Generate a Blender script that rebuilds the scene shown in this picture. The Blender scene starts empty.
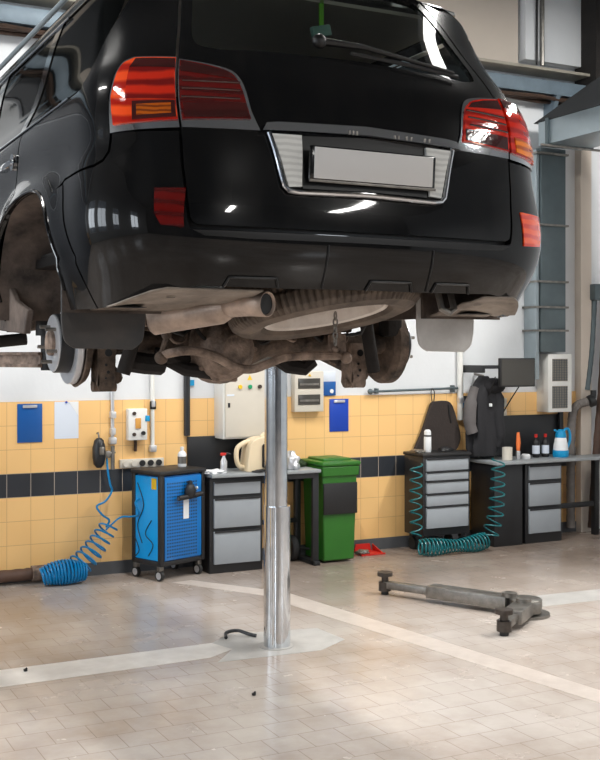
import bpy, bmesh, math, random
import numpy as np
from mathutils import Vector, Matrix, noise
from mathutils.geometry import delaunay_2d_cdt

random.seed(7)
PI = math.pi
SC = bpy.context.scene
COL = SC.collection
THETA = math.atan(572 / 1122.0)
SN, CS = math.sin(THETA), math.cos(THETA)
FPX, HZ, CAMH = 1122.0, 354.0, 1.88

# ------------------------------------------------------------------ camera
cd = bpy.data.cameras.new('camera')
cd.sensor_fit = 'HORIZONTAL'
cd.sensor_width = 36.0
cd.lens = 36.0 * FPX / 600.0
cd.shift_y = -(380 - HZ) / 600.0
cd.clip_start = 0.05
cd.clip_end = 200
cam = bpy.data.objects.new('camera', cd)
COL.objects.link(cam)
cam.location = (0, 0, CAMH)
cam.rotation_euler = (PI / 2, 0, -THETA)
SC.camera = cam

# ------------------------------------------------------------------ view and world
SC.view_settings.view_transform = 'Standard'
SC.view_settings.look = 'None'
SC.view_settings.gamma = 1.0
SC.view_settings.use_curve_mapping = False
SC.view_settings.exposure = 0.1
SC.cycles.use_denoising = True
SC.cycles.max_bounces = 7
SC.cycles.sample_clamp_indirect = 6.0
world = bpy.data.worlds.new('world')
SC.world = world
world.use_nodes = True
bg = world.node_tree.nodes['Background']
bg.inputs[0].default_value = (0.75, 0.85, 1.0, 1)
bg.inputs[1].default_value = 0.6


def area(name, loc, target, sx, sy, power, color=(1, 1, 1), roll=None, spread=PI):
    ld = bpy.data.lights.new(name, 'AREA')
    ld.shape = 'RECTANGLE'
    ld.size, ld.size_y = sx, sy
    ld.energy = power
    ld.color = color
    ld.spread = spread
    o = bpy.data.objects.new(name, ld)
    COL.objects.link(o)
    o.location = loc
    d = Vector(target) - Vector(loc)
    o.rotation_euler = d.to_track_quat('-Z', 'Y').to_euler()
    if roll is not None:
        o.rotation_euler = (0, 0, roll)
    return o


CEIL = 6.6
WLX, WRX, WFY, WBY = -6.0, 11.0, -9.0, 9.3
# daylight through the unseen windows of the left wall (big) and one window behind
DAY = (0.86, 0.93, 1.0)
WIN = [(-5.6, -3.4, 1.2, 4.8), (-0.2, 1.3, 1.4, 4.4), (3.0, 5.2, 1.2, 4.8), (6.2, 8.4, 1.2, 4.8)]      # y0,y1,z0,z1 in the left wall; first window added as fill light
for i, (y0, y1, z0, z1) in enumerate(WIN):
    area('daylight', (WLX - 0.05, (y0 + y1) / 2, (z0 + z1) / 2), (0, (y0 + y1) / 2, (z0 + z1) / 2), z1 - z0, y1 - y0, [300, 90, 190, 230][i], DAY)
area('daylight', (8.2, WFY - 0.05, 3.3), (8.2, 0, 3.3), 1.9, 1.0, 110, DAY)
LAMPS = [(3.6, -7.0, 1.9, 0), (7.0, -5.2, 1.9, 0), (7.4, 0.6, 1.9, 0), (4.6, 4.4, 1.9, 0), (0.3, 6.6, 2.0, 0), (3.2, 6.3, 2.0, 0), (7.6, 5.8, 2.0, 0), (7.2, 4.2, 1.9, 0), (-2.6, 6.2, 1.9, 0), (-2.6, 2.6, 1.9, 0)]  # out-of-view lamps added for light; the tailgate one is read from its reflection
LAMPZ = 5.6
LAMPW = [260, 220, 110, 45, 130, 190, 210, 110, 100, 80]
for i, (x, y, l, r) in enumerate(LAMPS):
    o = area('unseen_lamp_light', (x, y, LAMPZ - 0.075), (x, y, 0), 0.26, l - 0.12, LAMPW[i], (1.0, 0.98, 0.94), roll=0)


# ------------------------------------------------------------------ materials
def lin(c):
    return tuple(((v / 255.0) / 12.92 if v / 255.0 <= 0.04045 else ((v / 255.0 + 0.055) / 1.055) ** 2.4) for v in c)


def mat(name, c, rough=0.5, metal=0.0, var=0.0, vscale=6.0, c2=None, coat=0.0, bump=0.0, bscale=60.0, spec=0.5, rvar=0.0):
    m = bpy.data.materials.new(name)
    m.use_nodes = True
    nt = m.node_tree
    b = nt.nodes['Principled BSDF']
    col = lin(c) + (1,)
    b.inputs['Base Color'].default_value = col
    b.inputs['Roughness'].default_value = rough
    b.inputs['Metallic'].default_value = metal
    b.inputs['Coat Weight'].default_value = coat
    b.inputs['Coat Roughness'].default_value = 0.03
    b.inputs['Specular IOR Level'].default_value = spec
    tc = nt.nodes.new('ShaderNodeTexCoord')
    if var > 0 or c2 or rvar > 0:
        nz = nt.nodes.new('ShaderNodeTexNoise')
        nz.inputs['Scale'].default_value = vscale
        nz.inputs['Detail'].default_value = 6
        nz.inputs['Roughness'].default_value = 0.62
        nt.links.new(tc.outputs['Object'], nz.inputs['Vector'])
        rp = nt.nodes.new('ShaderNodeValToRGB')
        rp.color_ramp.elements[0].position = 0.32
        rp.color_ramp.elements[1].position = 0.68
        lo = lin(c2) if c2 else tuple(v * (1 - var) for v in col[:3])
        rp.color_ramp.elements[0].color = tuple(lo) + (1,)
        rp.color_ramp.elements[1].color = col
        nt.links.new(nz.outputs['Fac'], rp.inputs['Fac'])
        nt.links.new(rp.outputs['Color'], b.inputs['Base Color'])
        if rvar > 0:
            mr = nt.nodes.new('ShaderNodeMapRange')
            mr.inputs['To Min'].default_value = max(0.02, rough - rvar)
            mr.inputs['To Max'].default_value = min(1, rough + rvar)
            nt.links.new(nz.outputs['Fac'], mr.inputs['Value'])
            nt.links.new(mr.outputs['Result'], b.inputs['Roughness'])
    if bump > 0:
        n2 = nt.nodes.new('ShaderNodeTexNoise')
        n2.inputs['Scale'].default_value = bscale
        n2.inputs['Detail'].default_value = 4
        nt.links.new(tc.outputs['Object'], n2.inputs['Vector'])
        bp = nt.nodes.new('ShaderNodeBump')
        bp.inputs['Strength'].default_value = bump
        bp.inputs['Distance'].default_value = 0.01
        nt.links.new(n2.outputs['Fac'], bp.inputs['Height'])
        nt.links.new(bp.outputs['Normal'], b.inputs['Normal'])
    return m


M = {}
M['white_wall'] = mat('white_wall', (216, 219, 222), 0.75, var=0.08, vscale=1.3, bump=0.15, bscale=20)
M['beige_wall'] = mat('beige_wall', (205, 194, 182), 0.8, var=0.07, vscale=1.2)
M['side_wall'] = mat('side_wall', (184, 188, 192), 0.8, var=0.05)
M['dark_wall'] = mat('dark_wall', (84, 86, 90), 0.9, var=0.2)
M['ceiling'] = mat('ceiling', (96, 98, 100), 0.9, var=0.1)
M['baseboard'] = mat('baseboard', (88, 90, 94), 0.5, var=0.2, vscale=4)
M['steel_ledge'] = mat('steel_ledge', (118, 134, 146), 0.5, metal=0.2, var=0.25, vscale=5)
M['ledge_dark'] = mat('ledge_dark', (70, 50, 38), 0.8, var=0.6, vscale=8)
M['galv'] = mat('galvanised_steel', (166, 178, 184), 0.38, metal=0.7, var=0.18, vscale=3)
M['galv_dark'] = mat('grey_duct_paint', (96, 108, 112), 0.4, metal=0.5, var=0.25, vscale=2.5)
M['hood_grey'] = mat('dark_grey_sheet', (46, 48, 50), 0.8, metal=0.0, var=0.2, vscale=3)
M['ledge_flange'] = mat('aged_grey_flange', (158, 152, 140), 0.6, var=0.25, vscale=5)
M['white_metal'] = mat('white_metal', (226, 226, 222), 0.4, var=0.05)
M['cream_metal'] = mat('cream_metal', (206, 200, 188), 0.45, var=0.04)
M['black_metal'] = mat('black_metal', (30, 31, 34), 0.42, var=0.2)
M['black_plastic'] = mat('black_plastic', (26, 26, 28), 0.5, var=0.2)
M['black_rubber'] = mat('black_rubber', (34, 34, 35), 0.62, var=0.3, vscale=12, bump=0.2)
M['grey_drawer'] = mat('grey_drawer', (150, 156, 162), 0.42, var=0.07, vscale=5)
M['bench_top'] = mat('bench_top', (150, 155, 158), 0.35, var=0.12, vscale=9)
M['blue_bright'] = mat('blue_enamel', (0, 112, 190), 0.32, var=0.06, coat=0.3)
M['amber_sw'] = mat('amber_brown_switch', (206, 150, 70), 0.5)
M['blue_lit_side'] = mat('blue_enamel_lit', (0, 158, 232), 0.35)  # trolley blue lightened to carry the light on its left side
M['blue_hose'] = mat('blue_hose', (0, 124, 184), 0.3)
M['teal_hose'] = mat('teal_hose', (8, 98, 104), 0.35)
M['green_bin'] = mat('green_plastic', (40, 104, 28), 0.42, var=0.12, vscale=4)
M['blue_clip'] = mat('blue_clipboard', (16, 84, 156), 0.4)
M['blue_deep'] = mat('blue_board', (10, 62, 172), 0.4)
M['paper'] = mat('paper', (212, 220, 232), 0.8)
M['chrome'] = mat('chrome', (225, 228, 232), 0.09, metal=1.0)
M['ram_steel'] = mat('polished_ram_steel', (222, 226, 230), 0.13, metal=1.0, rvar=0.04, vscale=20, c2=(204, 210, 216))
M['steel'] = mat('worn_steel', (150, 146, 140), 0.42, metal=0.85, var=0.45, vscale=14, rvar=0.15)
M['steel_light'] = mat('bright_machined_steel', (214, 216, 220), 0.3, metal=0.6, var=0.12, vscale=20)
M['dark_steel'] = mat('dark_greasy_steel', (84, 76, 70), 0.5, metal=0.5, var=0.5, vscale=14)
M['rust'] = mat('brown_dusty_underbody', (112, 94, 80), 0.8, var=0.5, vscale=13, bump=0.9, bscale=38, c2=(34, 28, 24))
M['rust_lt'] = mat('dusty_brown_steel', (160, 138, 122), 0.65, var=0.4, vscale=14, c2=(72, 58, 48), bump=0.6)
M['under_dark'] = mat('dark_underbody', (34, 29, 26), 0.85, var=0.5, vscale=8, bump=0.4)
M['liner'] = mat('dusty_wheel_liner', (118, 104, 95), 0.85, var=0.5, vscale=5, bump=0.5, bscale=18, c2=(46, 40, 37))
M['muffler'] = mat('muffler_steel', (206, 184, 168), 0.4, metal=0.6, var=0.4, vscale=6, c2=(120, 108, 100), rvar=0.1)
M['tyre'] = mat('dusty_tyre_rubber', (122, 108, 96), 0.8, vscale=6, c2=(60, 52, 46))
M['rim'] = mat('dusty_silver_rim', (240, 234, 228), 0.45, metal=0.1, var=0.35, vscale=5, c2=(196, 184, 174))
M['pan'] = mat('dusty_undertray', (156, 144, 132), 0.6, var=0.35, vscale=7, c2=(98, 88, 80))
M['plate'] = mat('plate_white', (206, 204, 202), 0.45)
M['flap'] = mat('mud_flap_rubber', (44, 44, 45), 0.5, var=0.3, vscale=7, c2=(66, 60, 55), rvar=0.1)
M['flap_dust'] = mat('dusty_mud_flap', (205, 202, 198), 0.5, vscale=4, c2=(168, 164, 160))
M['olive'] = mat('bin_lid_standin', (44, 62, 34), 0.9, var=0.3)
M['cloth_dark'] = mat('brown_black_cloth', (50, 42, 39), 0.9, var=0.25, vscale=7, bump=0.3)
M['jacket'] = mat('black_jacket_cloth', (34, 34, 38), 0.85, var=0.3, vscale=9, bump=0.3)
M['jacket_grey'] = mat('grey_jacket_cloth', (96, 92, 92), 0.85, var=0.2)
M['screen'] = mat('dark_screen', (64, 62, 58), 0.22)
M['red'] = mat('red_plastic', (196, 36, 28), 0.4)
M['orange'] = mat('orange_plastic', (232, 120, 60), 0.45)
M['yellow'] = mat('yellow_plastic', (228, 188, 40), 0.45)
M['green'] = mat('green_lamp', (30, 150, 100), 0.4)
M['cyan'] = mat('cyan_plastic', (10, 146, 200), 0.38)
M['cream'] = mat('cream_plastic', (226, 208, 176), 0.4, var=0.08)
M['white_plastic'] = mat('white_plastic', (228, 230, 232), 0.35)
M['brown_hose'] = mat('brown_hose', (92, 68, 56), 0.6, var=0.4, vscale=7)
M['grey_hose'] = mat('grey_flex_hose', (128, 122, 118), 0.6, var=0.35, vscale=9)
M['grille'] = mat('grey_grille', (150, 140, 130), 0.6)
M['amber_knob'] = mat('dark_knob', (60, 48, 40), 0.5)
M['teal_pale'] = mat('pale_teal_plastic', (128, 176, 166), 0.4)
M['fresh'] = mat('lime_card', (120, 220, 20), 0.5)


def car_paint():
    m = mat('black_car_paint', (5, 6, 8), 0.22, coat=1.0)
    nt = m.node_tree
    b = nt.nodes['Principled BSDF']
    b.inputs['Coat Roughness'].default_value = 0.035
    b.inputs['Specular IOR Level'].default_value = 0.05
    b.inputs['Coat Weight'].default_value = 0.7
    tc = nt.nodes['Texture Coordinate']
    # thin road dust in streaks and blots
    mp = nt.nodes.new('ShaderNodeMapping')
    mp.inputs['Scale'].default_value = (3.2, 2.0, 1.2)
    nt.links.new(tc.outputs['Object'], mp.inputs['Vector'])
    nz = nt.nodes.new('ShaderNodeTexNoise')
    nz.inputs['Scale'].default_value = 2.2
    nz.inputs['Detail'].default_value = 9
    nz.inputs['Roughness'].default_value = 0.7
    nt.links.new(mp.outputs['Vector'], nz.inputs['Vector'])
    mr = nt.nodes.new('ShaderNodeMapRange')
    mr.inputs['From Min'].default_value = 0.42
    mr.inputs['From Max'].default_value = 0.75
    mr.inputs['To Min'].default_value = 0.0
    mr.inputs['To Max'].default_value = 0.025
    nt.links.new(nz.outputs['Fac'], mr.inputs['Value'])
    # dirt low on the body, raised to paint in the wall's reflected light
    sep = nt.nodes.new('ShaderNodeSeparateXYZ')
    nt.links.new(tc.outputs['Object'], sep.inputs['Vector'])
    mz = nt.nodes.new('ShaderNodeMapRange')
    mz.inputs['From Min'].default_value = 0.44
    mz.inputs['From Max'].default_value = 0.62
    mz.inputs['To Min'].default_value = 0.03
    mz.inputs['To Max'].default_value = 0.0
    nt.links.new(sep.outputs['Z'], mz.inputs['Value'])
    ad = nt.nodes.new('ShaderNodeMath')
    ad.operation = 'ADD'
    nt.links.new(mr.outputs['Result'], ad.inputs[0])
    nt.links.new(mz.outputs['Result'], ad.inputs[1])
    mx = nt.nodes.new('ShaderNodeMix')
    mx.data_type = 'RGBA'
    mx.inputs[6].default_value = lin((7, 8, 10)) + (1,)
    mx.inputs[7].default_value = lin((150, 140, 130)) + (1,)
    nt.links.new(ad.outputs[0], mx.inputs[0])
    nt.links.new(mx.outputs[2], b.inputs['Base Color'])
    return m


def glassy(name, tint, alpha, rough=0.02, spec=0.5):
    """thin tinted glass: part of the light passes, the rest meets a dark glossy pane"""
    m = bpy.data.materials.new(name)
    m.use_nodes = True
    nt = m.node_tree
    b = nt.nodes['Principled BSDF']
    b.inputs['Base Color'].default_value = lin((8, 10, 10)) + (1,)
    b.inputs['Roughness'].default_value = rough
    b.inputs['Specular IOR Level'].default_value = spec
    tr = nt.nodes.new('ShaderNodeBsdfTransparent')
    tr.inputs['Color'].default_value = tint + (1,)
    mx = nt.nodes.new('ShaderNodeMixShader')
    mx.inputs[0].default_value = alpha
    out = nt.nodes['Material Output']
    nt.links.new(b.outputs[0], mx.inputs[1])
    nt.links.new(tr.outputs[0], mx.inputs[2])
    nt.links.new(mx.outputs[0], out.inputs['Surface'])
    return m


def lens(name, c, c2, scale=40, rough=0.08, stripes=0.0):
    m = mat(name, c, rough, coat=1.0)
    nt = m.node_tree
    b = nt.nodes['Principled BSDF']
    tc = nt.nodes['Texture Coordinate']
    wv = nt.nodes.new('ShaderNodeTexWave')
    wv.bands_direction = 'Z'
    wv.inputs['Scale'].default_value = stripes
    wv.inputs['Distortion'].default_value = 2.5
    wv.inputs['Detail'].default_value = 3
    nt.links.new(tc.outputs['Object'], wv.inputs['Vector'])
    rp = nt.nodes.new('ShaderNodeValToRGB')
    rp.color_ramp.elements[0].color = lin(c2) + (1,)
    rp.color_ramp.elements[1].color = lin(c) + (1,)
    rp.color_ramp.elements[0].position = 0.15
    rp.color_ramp.elements[1].position = 0.7
    nt.links.new(wv.outputs['Color'], rp.inputs['Fac'])
    nt.links.new(rp.outputs['Color'], b.inputs['Base Color'])
    vo = nt.nodes.new('ShaderNodeTexVoronoi')
    vo.inputs['Scale'].default_value = scale
    nt.links.new(tc.outputs['Object'], vo.inputs['Vector'])
    bp = nt.nodes.new('ShaderNodeBump')
    bp.inputs['Strength'].default_value = 0.12
    bp.inputs['Distance'].default_value = 0.003
    nt.links.new(vo.outputs['Distance'], bp.inputs['Height'])
    nt.links.new(bp.outputs['Normal'], b.inputs['Normal'])
    return m


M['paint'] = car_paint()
M['rear_glass'] = glassy('tinted_rear_glass', (0.75, 0.8, 0.76), 0.55)
M['side_glass'] = glassy('tinted_side_glass', (0.2, 0.2, 0.2), 0.35, 0.03, 0.12)
M['red_lens'] = lens('red_lens', (226, 40, 14), (170, 20, 8), 70, stripes=7)
M['red_dark'] = lens('dark_red_lens', (104, 12, 8), (78, 10, 8), 120, stripes=8)
M['smoke_lens'] = lens('smoked_red_lens', (70, 18, 16), (56, 14, 13), 60, stripes=6)
M['amber'] = lens('amber_lens', (255, 138, 12), (190, 80, 5), 90, stripes=10)
M['orange_lens'] = lens('orange_red_lens', (255, 84, 14), (226, 50, 10), 90, stripes=8)
M['streak_lens'] = lens('orange_streaked_lens', (250, 84, 30), (176, 26, 10), 60, stripes=5)
M['streak_red'] = lens('red_streaked_lens', (214, 42, 14), (120, 12, 8), 60, stripes=6)
M['amber_dim'] = lens('dim_amber_lens', (190, 92, 10), (120, 50, 6), 140, stripes=20)
M['clear_lens'] = lens('clear_lens', (232, 232, 228), (212, 212, 208), 60, stripes=14)
M['trim_black'] = mat('gloss_black_trim', (8, 8, 9), 0.12, coat=0.5)
M['step_black'] = mat('satin_black_trim', (14, 14, 15), 0.4)


# ------------------------------------------------------------------ mesh helpers
class MB:
    def __init__(s):
        s.bm = bmesh.new()

    def _tf(s, vs, loc=(0, 0, 0), rot=(0, 0, 0)):
        from mathutils import Euler
        mx = Matrix.Translation(loc) @ Euler(rot).to_matrix().to_4x4()
        bmesh.ops.transform(s.bm, matrix=mx, verts=vs)

    def box(s, x0, x1, y0, y1, z0, z1, bev=0.0, rot=(0, 0, 0), seg=2):
        r = bmesh.ops.create_cube(s.bm, size=1)
        vs = r['verts']
        bmesh.ops.scale(s.bm, vec=(x1 - x0, y1 - y0, z1 - z0), verts=vs)
        if bev > 0:
            es = list({e for v in vs for e in v.link_edges})
            rr = bmesh.ops.bevel(s.bm, geom=es, offset=bev, segments=seg, affect='EDGES', profile=0.5)
            vs = list({v for f in rr['faces'] for v in f.verts} | {v for v in vs if v.is_valid})
        s._tf(vs, ((x0 + x1) / 2, (y0 + y1) / 2, (z0 + z1) / 2), rot)
        return s

    def cyl(s, p0, p1, r0, r1=None, n=24, caps=True):
        r1 = r0 if r1 is None else r1
        p0, p1 = Vector(p0), Vector(p1)
        d = p1 - p0
        r = bmesh.ops.create_cone(s.bm, cap_ends=caps, segments=n, radius1=r0, radius2=r1, depth=d.length)
        q = d.to_track_quat('Z', 'Y').to_matrix().to_4x4()
        bmesh.ops.transform(s.bm, matrix=Matrix.Translation((p0 + p1) / 2) @ q, verts=r['verts'])
        return s

    def sph(s, c, r, sc=(1, 1, 1), n=16):
        q = bmesh.ops.create_uvsphere(s.bm, u_segments=n, v_segments=max(6, n * 2 // 3), radius=r)
        bmesh.ops.scale(s.bm, vec=sc, verts=q['verts'])
        bmesh.ops.translate(s.bm, vec=c, verts=q['verts'])
        return s

    def tube(s, pts, r, n=10, caps=True, closed=False):
        pts = [Vector(p) for p in pts]
        k = len(pts)
        rs = r if isinstance(r, (list, tuple)) else [r] * k
        rings = []
        up = None
        for i, p in enumerate(pts):
            if closed:
                t = (pts[(i + 1) % k] - pts[i - 1]).normalized()
            else:
                t = (pts[min(i + 1, k - 1)] - pts[max(i - 1, 0)]).normalized()
            if up is None:
                up = Vector((0, 0, 1)) if abs(t.z) < 0.9 else Vector((1, 0, 0))
            a = t.cross(up)
            if a.length < 1e-5:
                a = t.cross(Vector((1, 0.3, 0.2)))
            a.normalize()
            b = a.cross(t).normalized()
            up = b
            rings.append([s.bm.verts.new(p + a * math.cos(2 * PI * j / n) * rs[i] + b * math.sin(2 * PI * j / n) * rs[i]) for j in range(n)])
        m = k if closed else k - 1
        for i in range(m):
            A, B = rings[i], rings[(i + 1) % k]
            for j in range(n):
                s.bm.faces.new((A[j], A[(j + 1) % n], B[(j + 1) % n], B[j]))
        if caps and not closed:
            s.bm.faces.new(list(reversed(rings[0])))
            s.bm.faces.new(rings[-1])
        return s

    def lathe(s, prof, mx=None, n=32, caps=True):
        """prof = [(radius, height)], spun about local Z, then moved by matrix mx"""
        mx = mx or Matrix.Identity(4)
        rings = []
        for r, z in prof:
            rings.append([s.bm.verts.new(mx @ Vector((r * math.cos(2 * PI * j / n), r * math.sin(2 * PI * j / n), z))) for j in range(n)])
        for i in range(len(rings) - 1):
            A, B = rings[i], rings[i + 1]
            for j in range(n):
                s.bm.faces.new((A[j], A[(j + 1) % n], B[(j + 1) % n], B[j]))
        if caps:
            s.bm.faces.new(list(reversed(rings[0])))
            s.bm.faces.new(rings[-1])
        return s

    def prism(s, poly, mx, h):
        """closed 2-D outline extruded by h along local Z, then moved by mx"""
        a = [s.bm.verts.new(mx @ Vector((x, y, 0))) for x, y in poly]
        b = [s.bm.verts.new(mx @ Vector((x, y, h))) for x, y in poly]
        k = len(poly)
        s.bm.faces.new(a)
        s.bm.faces.new(list(reversed(b)))
        for i in range(k):
            s.bm.faces.new((a[i], b[i], b[(i + 1) % k], a[(i + 1) % k]))
        return s

    def build(s, name, m, parent=None, bevel=0.0, angle=35, loc=None, flat=False):
        bmesh.ops.recalc_face_normals(s.bm, faces=s.bm.faces)
        me = bpy.data.meshes.new(name)
        s.bm.to_mesh(me)
        s.bm.free()
        if isinstance(m, (list, tuple)):
            for q in m:
                me.materials.append(q)
        else:
            me.materials.append(m)
        if not flat:
            me.shade_smooth()
            me.set_sharp_from_angle(angle=math.radians(angle))
        o = bpy.data.objects.new(name, me)
        COL.objects.link(o)
        if parent is not None:
            o.parent = parent
        if loc is not None:
            o.location = loc
        if bevel > 0:
            b = o.modifiers.new('bevel', 'BEVEL')
            b.width = bevel
            b.segments = 2
            b.limit_method = 'ANGLE'
        return o


MZX = Matrix(((0, 0, 1, 0), (1, 0, 0, 0), (0, 1, 0, 0), (0, 0, 0, 1)))   # local x,y,z -> y,z,x   (prism in YZ, extruded along X)
MXZ = Matrix(((1, 0, 0, 0), (0, 0, 1, 0), (0, 1, 0, 0), (0, 0, 0, 1)))   # local x,y,z -> x,z,y   (prism in XZ, extruded along Y)


def T(x, y, z):
    return Matrix.Translation((x, y, z))


def tag(o, label=None, cat=None, group=None, kind=None):
    if label:
        o['label'] = label
    if cat:
        o['category'] = cat
    if group:
        o['group'] = group
    if kind:
        o['kind'] = kind
    return o


def thing(name, loc, label, cat, group=None, rz=0):
    o = bpy.data.objects.new(name, None)
    o.empty_display_size = 0.1
    COL.objects.link(o)
    o.location = loc
    o.rotation_euler = (0, 0, rz)
    return tag(o, label, cat, group)


def copy_tree(o, parent=None):
    c = o.copy()
    COL.objects.link(c)
    c.parent = parent
    for ch in [q for q in bpy.data.objects if q.parent == o]:
        copy_tree(ch, c)
    return c


def at(px, py, Y):
    """point of the photograph met at the plane Y (the back wall and the benches stand parallel to it)"""
    a, b = (px - 300) / FPX, -(py - HZ) / FPX
    d = Vector((a * CS + SN, -a * SN + CS, b))
    t = Y / d.y
    return Vector((d.x * t, Y, CAMH + d.z * t))


def struct(mb, name, m, **k):
    o = mb.build(name, m, **k)
    o['kind'] = 'structure'
    return o


# ------------------------------------------------------------------ setting
def floor_material():
    m = mat('floor_tiles', (176, 166, 158), 0.3)
    nt = m.node_tree
    b = nt.nodes['Principled BSDF']
    tc = nt.nodes['Texture Coordinate']
    mp = nt.nodes.new('ShaderNodeMapping')
    mp.inputs['Location'].default_value = (-0.01, 0.05, 0)
    nt.links.new(tc.outputs['Object'], mp.inputs['Vector'])
    br = nt.nodes.new('ShaderNodeTexBrick')
    br.offset = 0.5
    br.inputs['Scale'].default_value = 1
    br.inputs['Brick Width'].default_value = 0.2
    br.inputs['Row Height'].default_value = 0.2
    br.inputs['Mortar Size'].default_value = 0.0028
    br.inputs['Mortar Smooth'].default_value = 0.6
    br.inputs['Color1'].default_value = lin((202, 193, 186)) + (1,)
    br.inputs['Color2'].default_value = lin((197, 187, 179)) + (1,)
    br.inputs['Mortar'].default_value = lin((164, 151, 141)) + (1,)
    nt.links.new(mp.outputs['Vector'], br.inputs['Vector'])
    n1 = nt.nodes.new('ShaderNodeTexNoise')
    n1.inputs['Scale'].default_value = 0.9
    n1.inputs['Detail'].default_value = 8
    n1.inputs['Roughness'].default_value = 0.65
    nt.links.new(tc.outputs['Object'], n1.inputs['Vector'])
    r1 = nt.nodes.new('ShaderNodeValToRGB')
    r1.color_ramp.elements[0].position = 0.35
    r1.color_ramp.elements[1].position = 0.62
    r1.color_ramp.elements[0].color = lin((206, 194, 184)) + (1,)
    r1.color_ramp.elements[1].color = (1, 1, 1, 1)
    nt.links.new(n1.outputs['Fac'], r1.inputs['Fac'])
    mx = nt.nodes.new('ShaderNodeMix')
    mx.data_type = 'RGBA'
    mx.blend_type = 'MULTIPLY'
    mx.inputs[0].default_value = 0.8
    nt.links.new(br.outputs['Color'], mx.inputs[6])
    nt.links.new(r1.outputs['Color'], mx.inputs[7])
    # worn, greyer and darker traffic area along the benches (x>3, y>6)
    sep = nt.nodes.new('ShaderNodeSeparateXYZ')
    nt.links.new(tc.outputs['Object'], sep.inputs['Vector'])
    w1 = nt.nodes.new('ShaderNodeMath')
    w1.operation = 'MULTIPLY_ADD'
    w1.inputs[1].default_value = 2.4
    nt.links.new(n1.outputs['Fac'], w1.inputs[0])
    nt.links.new(sep.outputs['Y'], w1.inputs[2])
    mr = nt.nodes.new('ShaderNodeMapRange')
    mr.inputs['From Min'].default_value = 8.0
    mr.inputs['From Max'].default_value = 9.3
    mr.inputs['To Max'].default_value = 0.75
    nt.links.new(w1.outputs[0], mr.inputs['Value'])
    mr2 = nt.nodes.new('ShaderNodeMapRange')
    mr2.inputs['From Min'].default_value = 2.6
    mr2.inputs['From Max'].default_value = 4.4
    nt.links.new(sep.outputs['X'], mr2.inputs['Value'])
    mu = nt.nodes.new('ShaderNodeMath')
    mu.operation = 'MULTIPLY'
    nt.links.new(mr.outputs['Result'], mu.inputs[0])
    nt.links.new(mr2.outputs['Result'], mu.inputs[1])
    m2 = nt.nodes.new('ShaderNodeMix')
    m2.data_type = 'RGBA'
    m2.blend_type = 'MULTIPLY'
    m2.inputs[7].default_value = lin((172, 160, 150)) + (1,)
    nt.links.new(mu.outputs[0], m2.inputs[0])
    nt.links.new(mx.outputs[2], m2.inputs[6])
    nt.links.new(m2.outputs[2], b.inputs['Base Color'])
    n3 = nt.nodes.new('ShaderNodeTexNoise')
    n3.inputs['Scale'].default_value = 3.0
    n3.inputs['Detail'].default_value = 5
    nt.links.new(tc.outputs['Object'], n3.inputs['Vector'])
    rr = nt.nodes.new('ShaderNodeMapRange')
    rr.inputs['From Min'].default_value = 0.3
    rr.inputs['From Max'].default_value = 0.7
    rr.inputs['To Min'].default_value = 0.15
    rr.inputs['To Max'].default_value = 0.30
    nt.links.new(n3.outputs['Fac'], rr.inputs['Value'])
    nt.links.new(rr.outputs['Result'], b.inputs['Roughness'])
    bp = nt.nodes.new('ShaderNodeBump')
    bp.inputs['Strength'].default_value = 0.25
    bp.inputs['Distance'].default_value = 0.002
    bp.invert = True
    nt.links.new(br.outputs['Fac'], bp.inputs['Height'])
    n4 = nt.nodes.new('ShaderNodeTexNoise')
    n4.inputs['Scale'].default_value = 9.0
    nt.links.new(tc.outputs['Object'], n4.inputs['Vector'])
    bp2 = nt.nodes.new('ShaderNodeBump')
    bp2.inputs['Strength'].default_value = 0.12
    bp2.inputs['Distance'].default_value = 0.01
    nt.links.new(n4.outputs['Fac'], bp2.inputs['Height'])
    nt.links.new(bp.outputs['Normal'], bp2.inputs['Normal'])
    nt.links.new(bp2.outputs['Normal'], b.inputs['Normal'])
    return m


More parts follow.
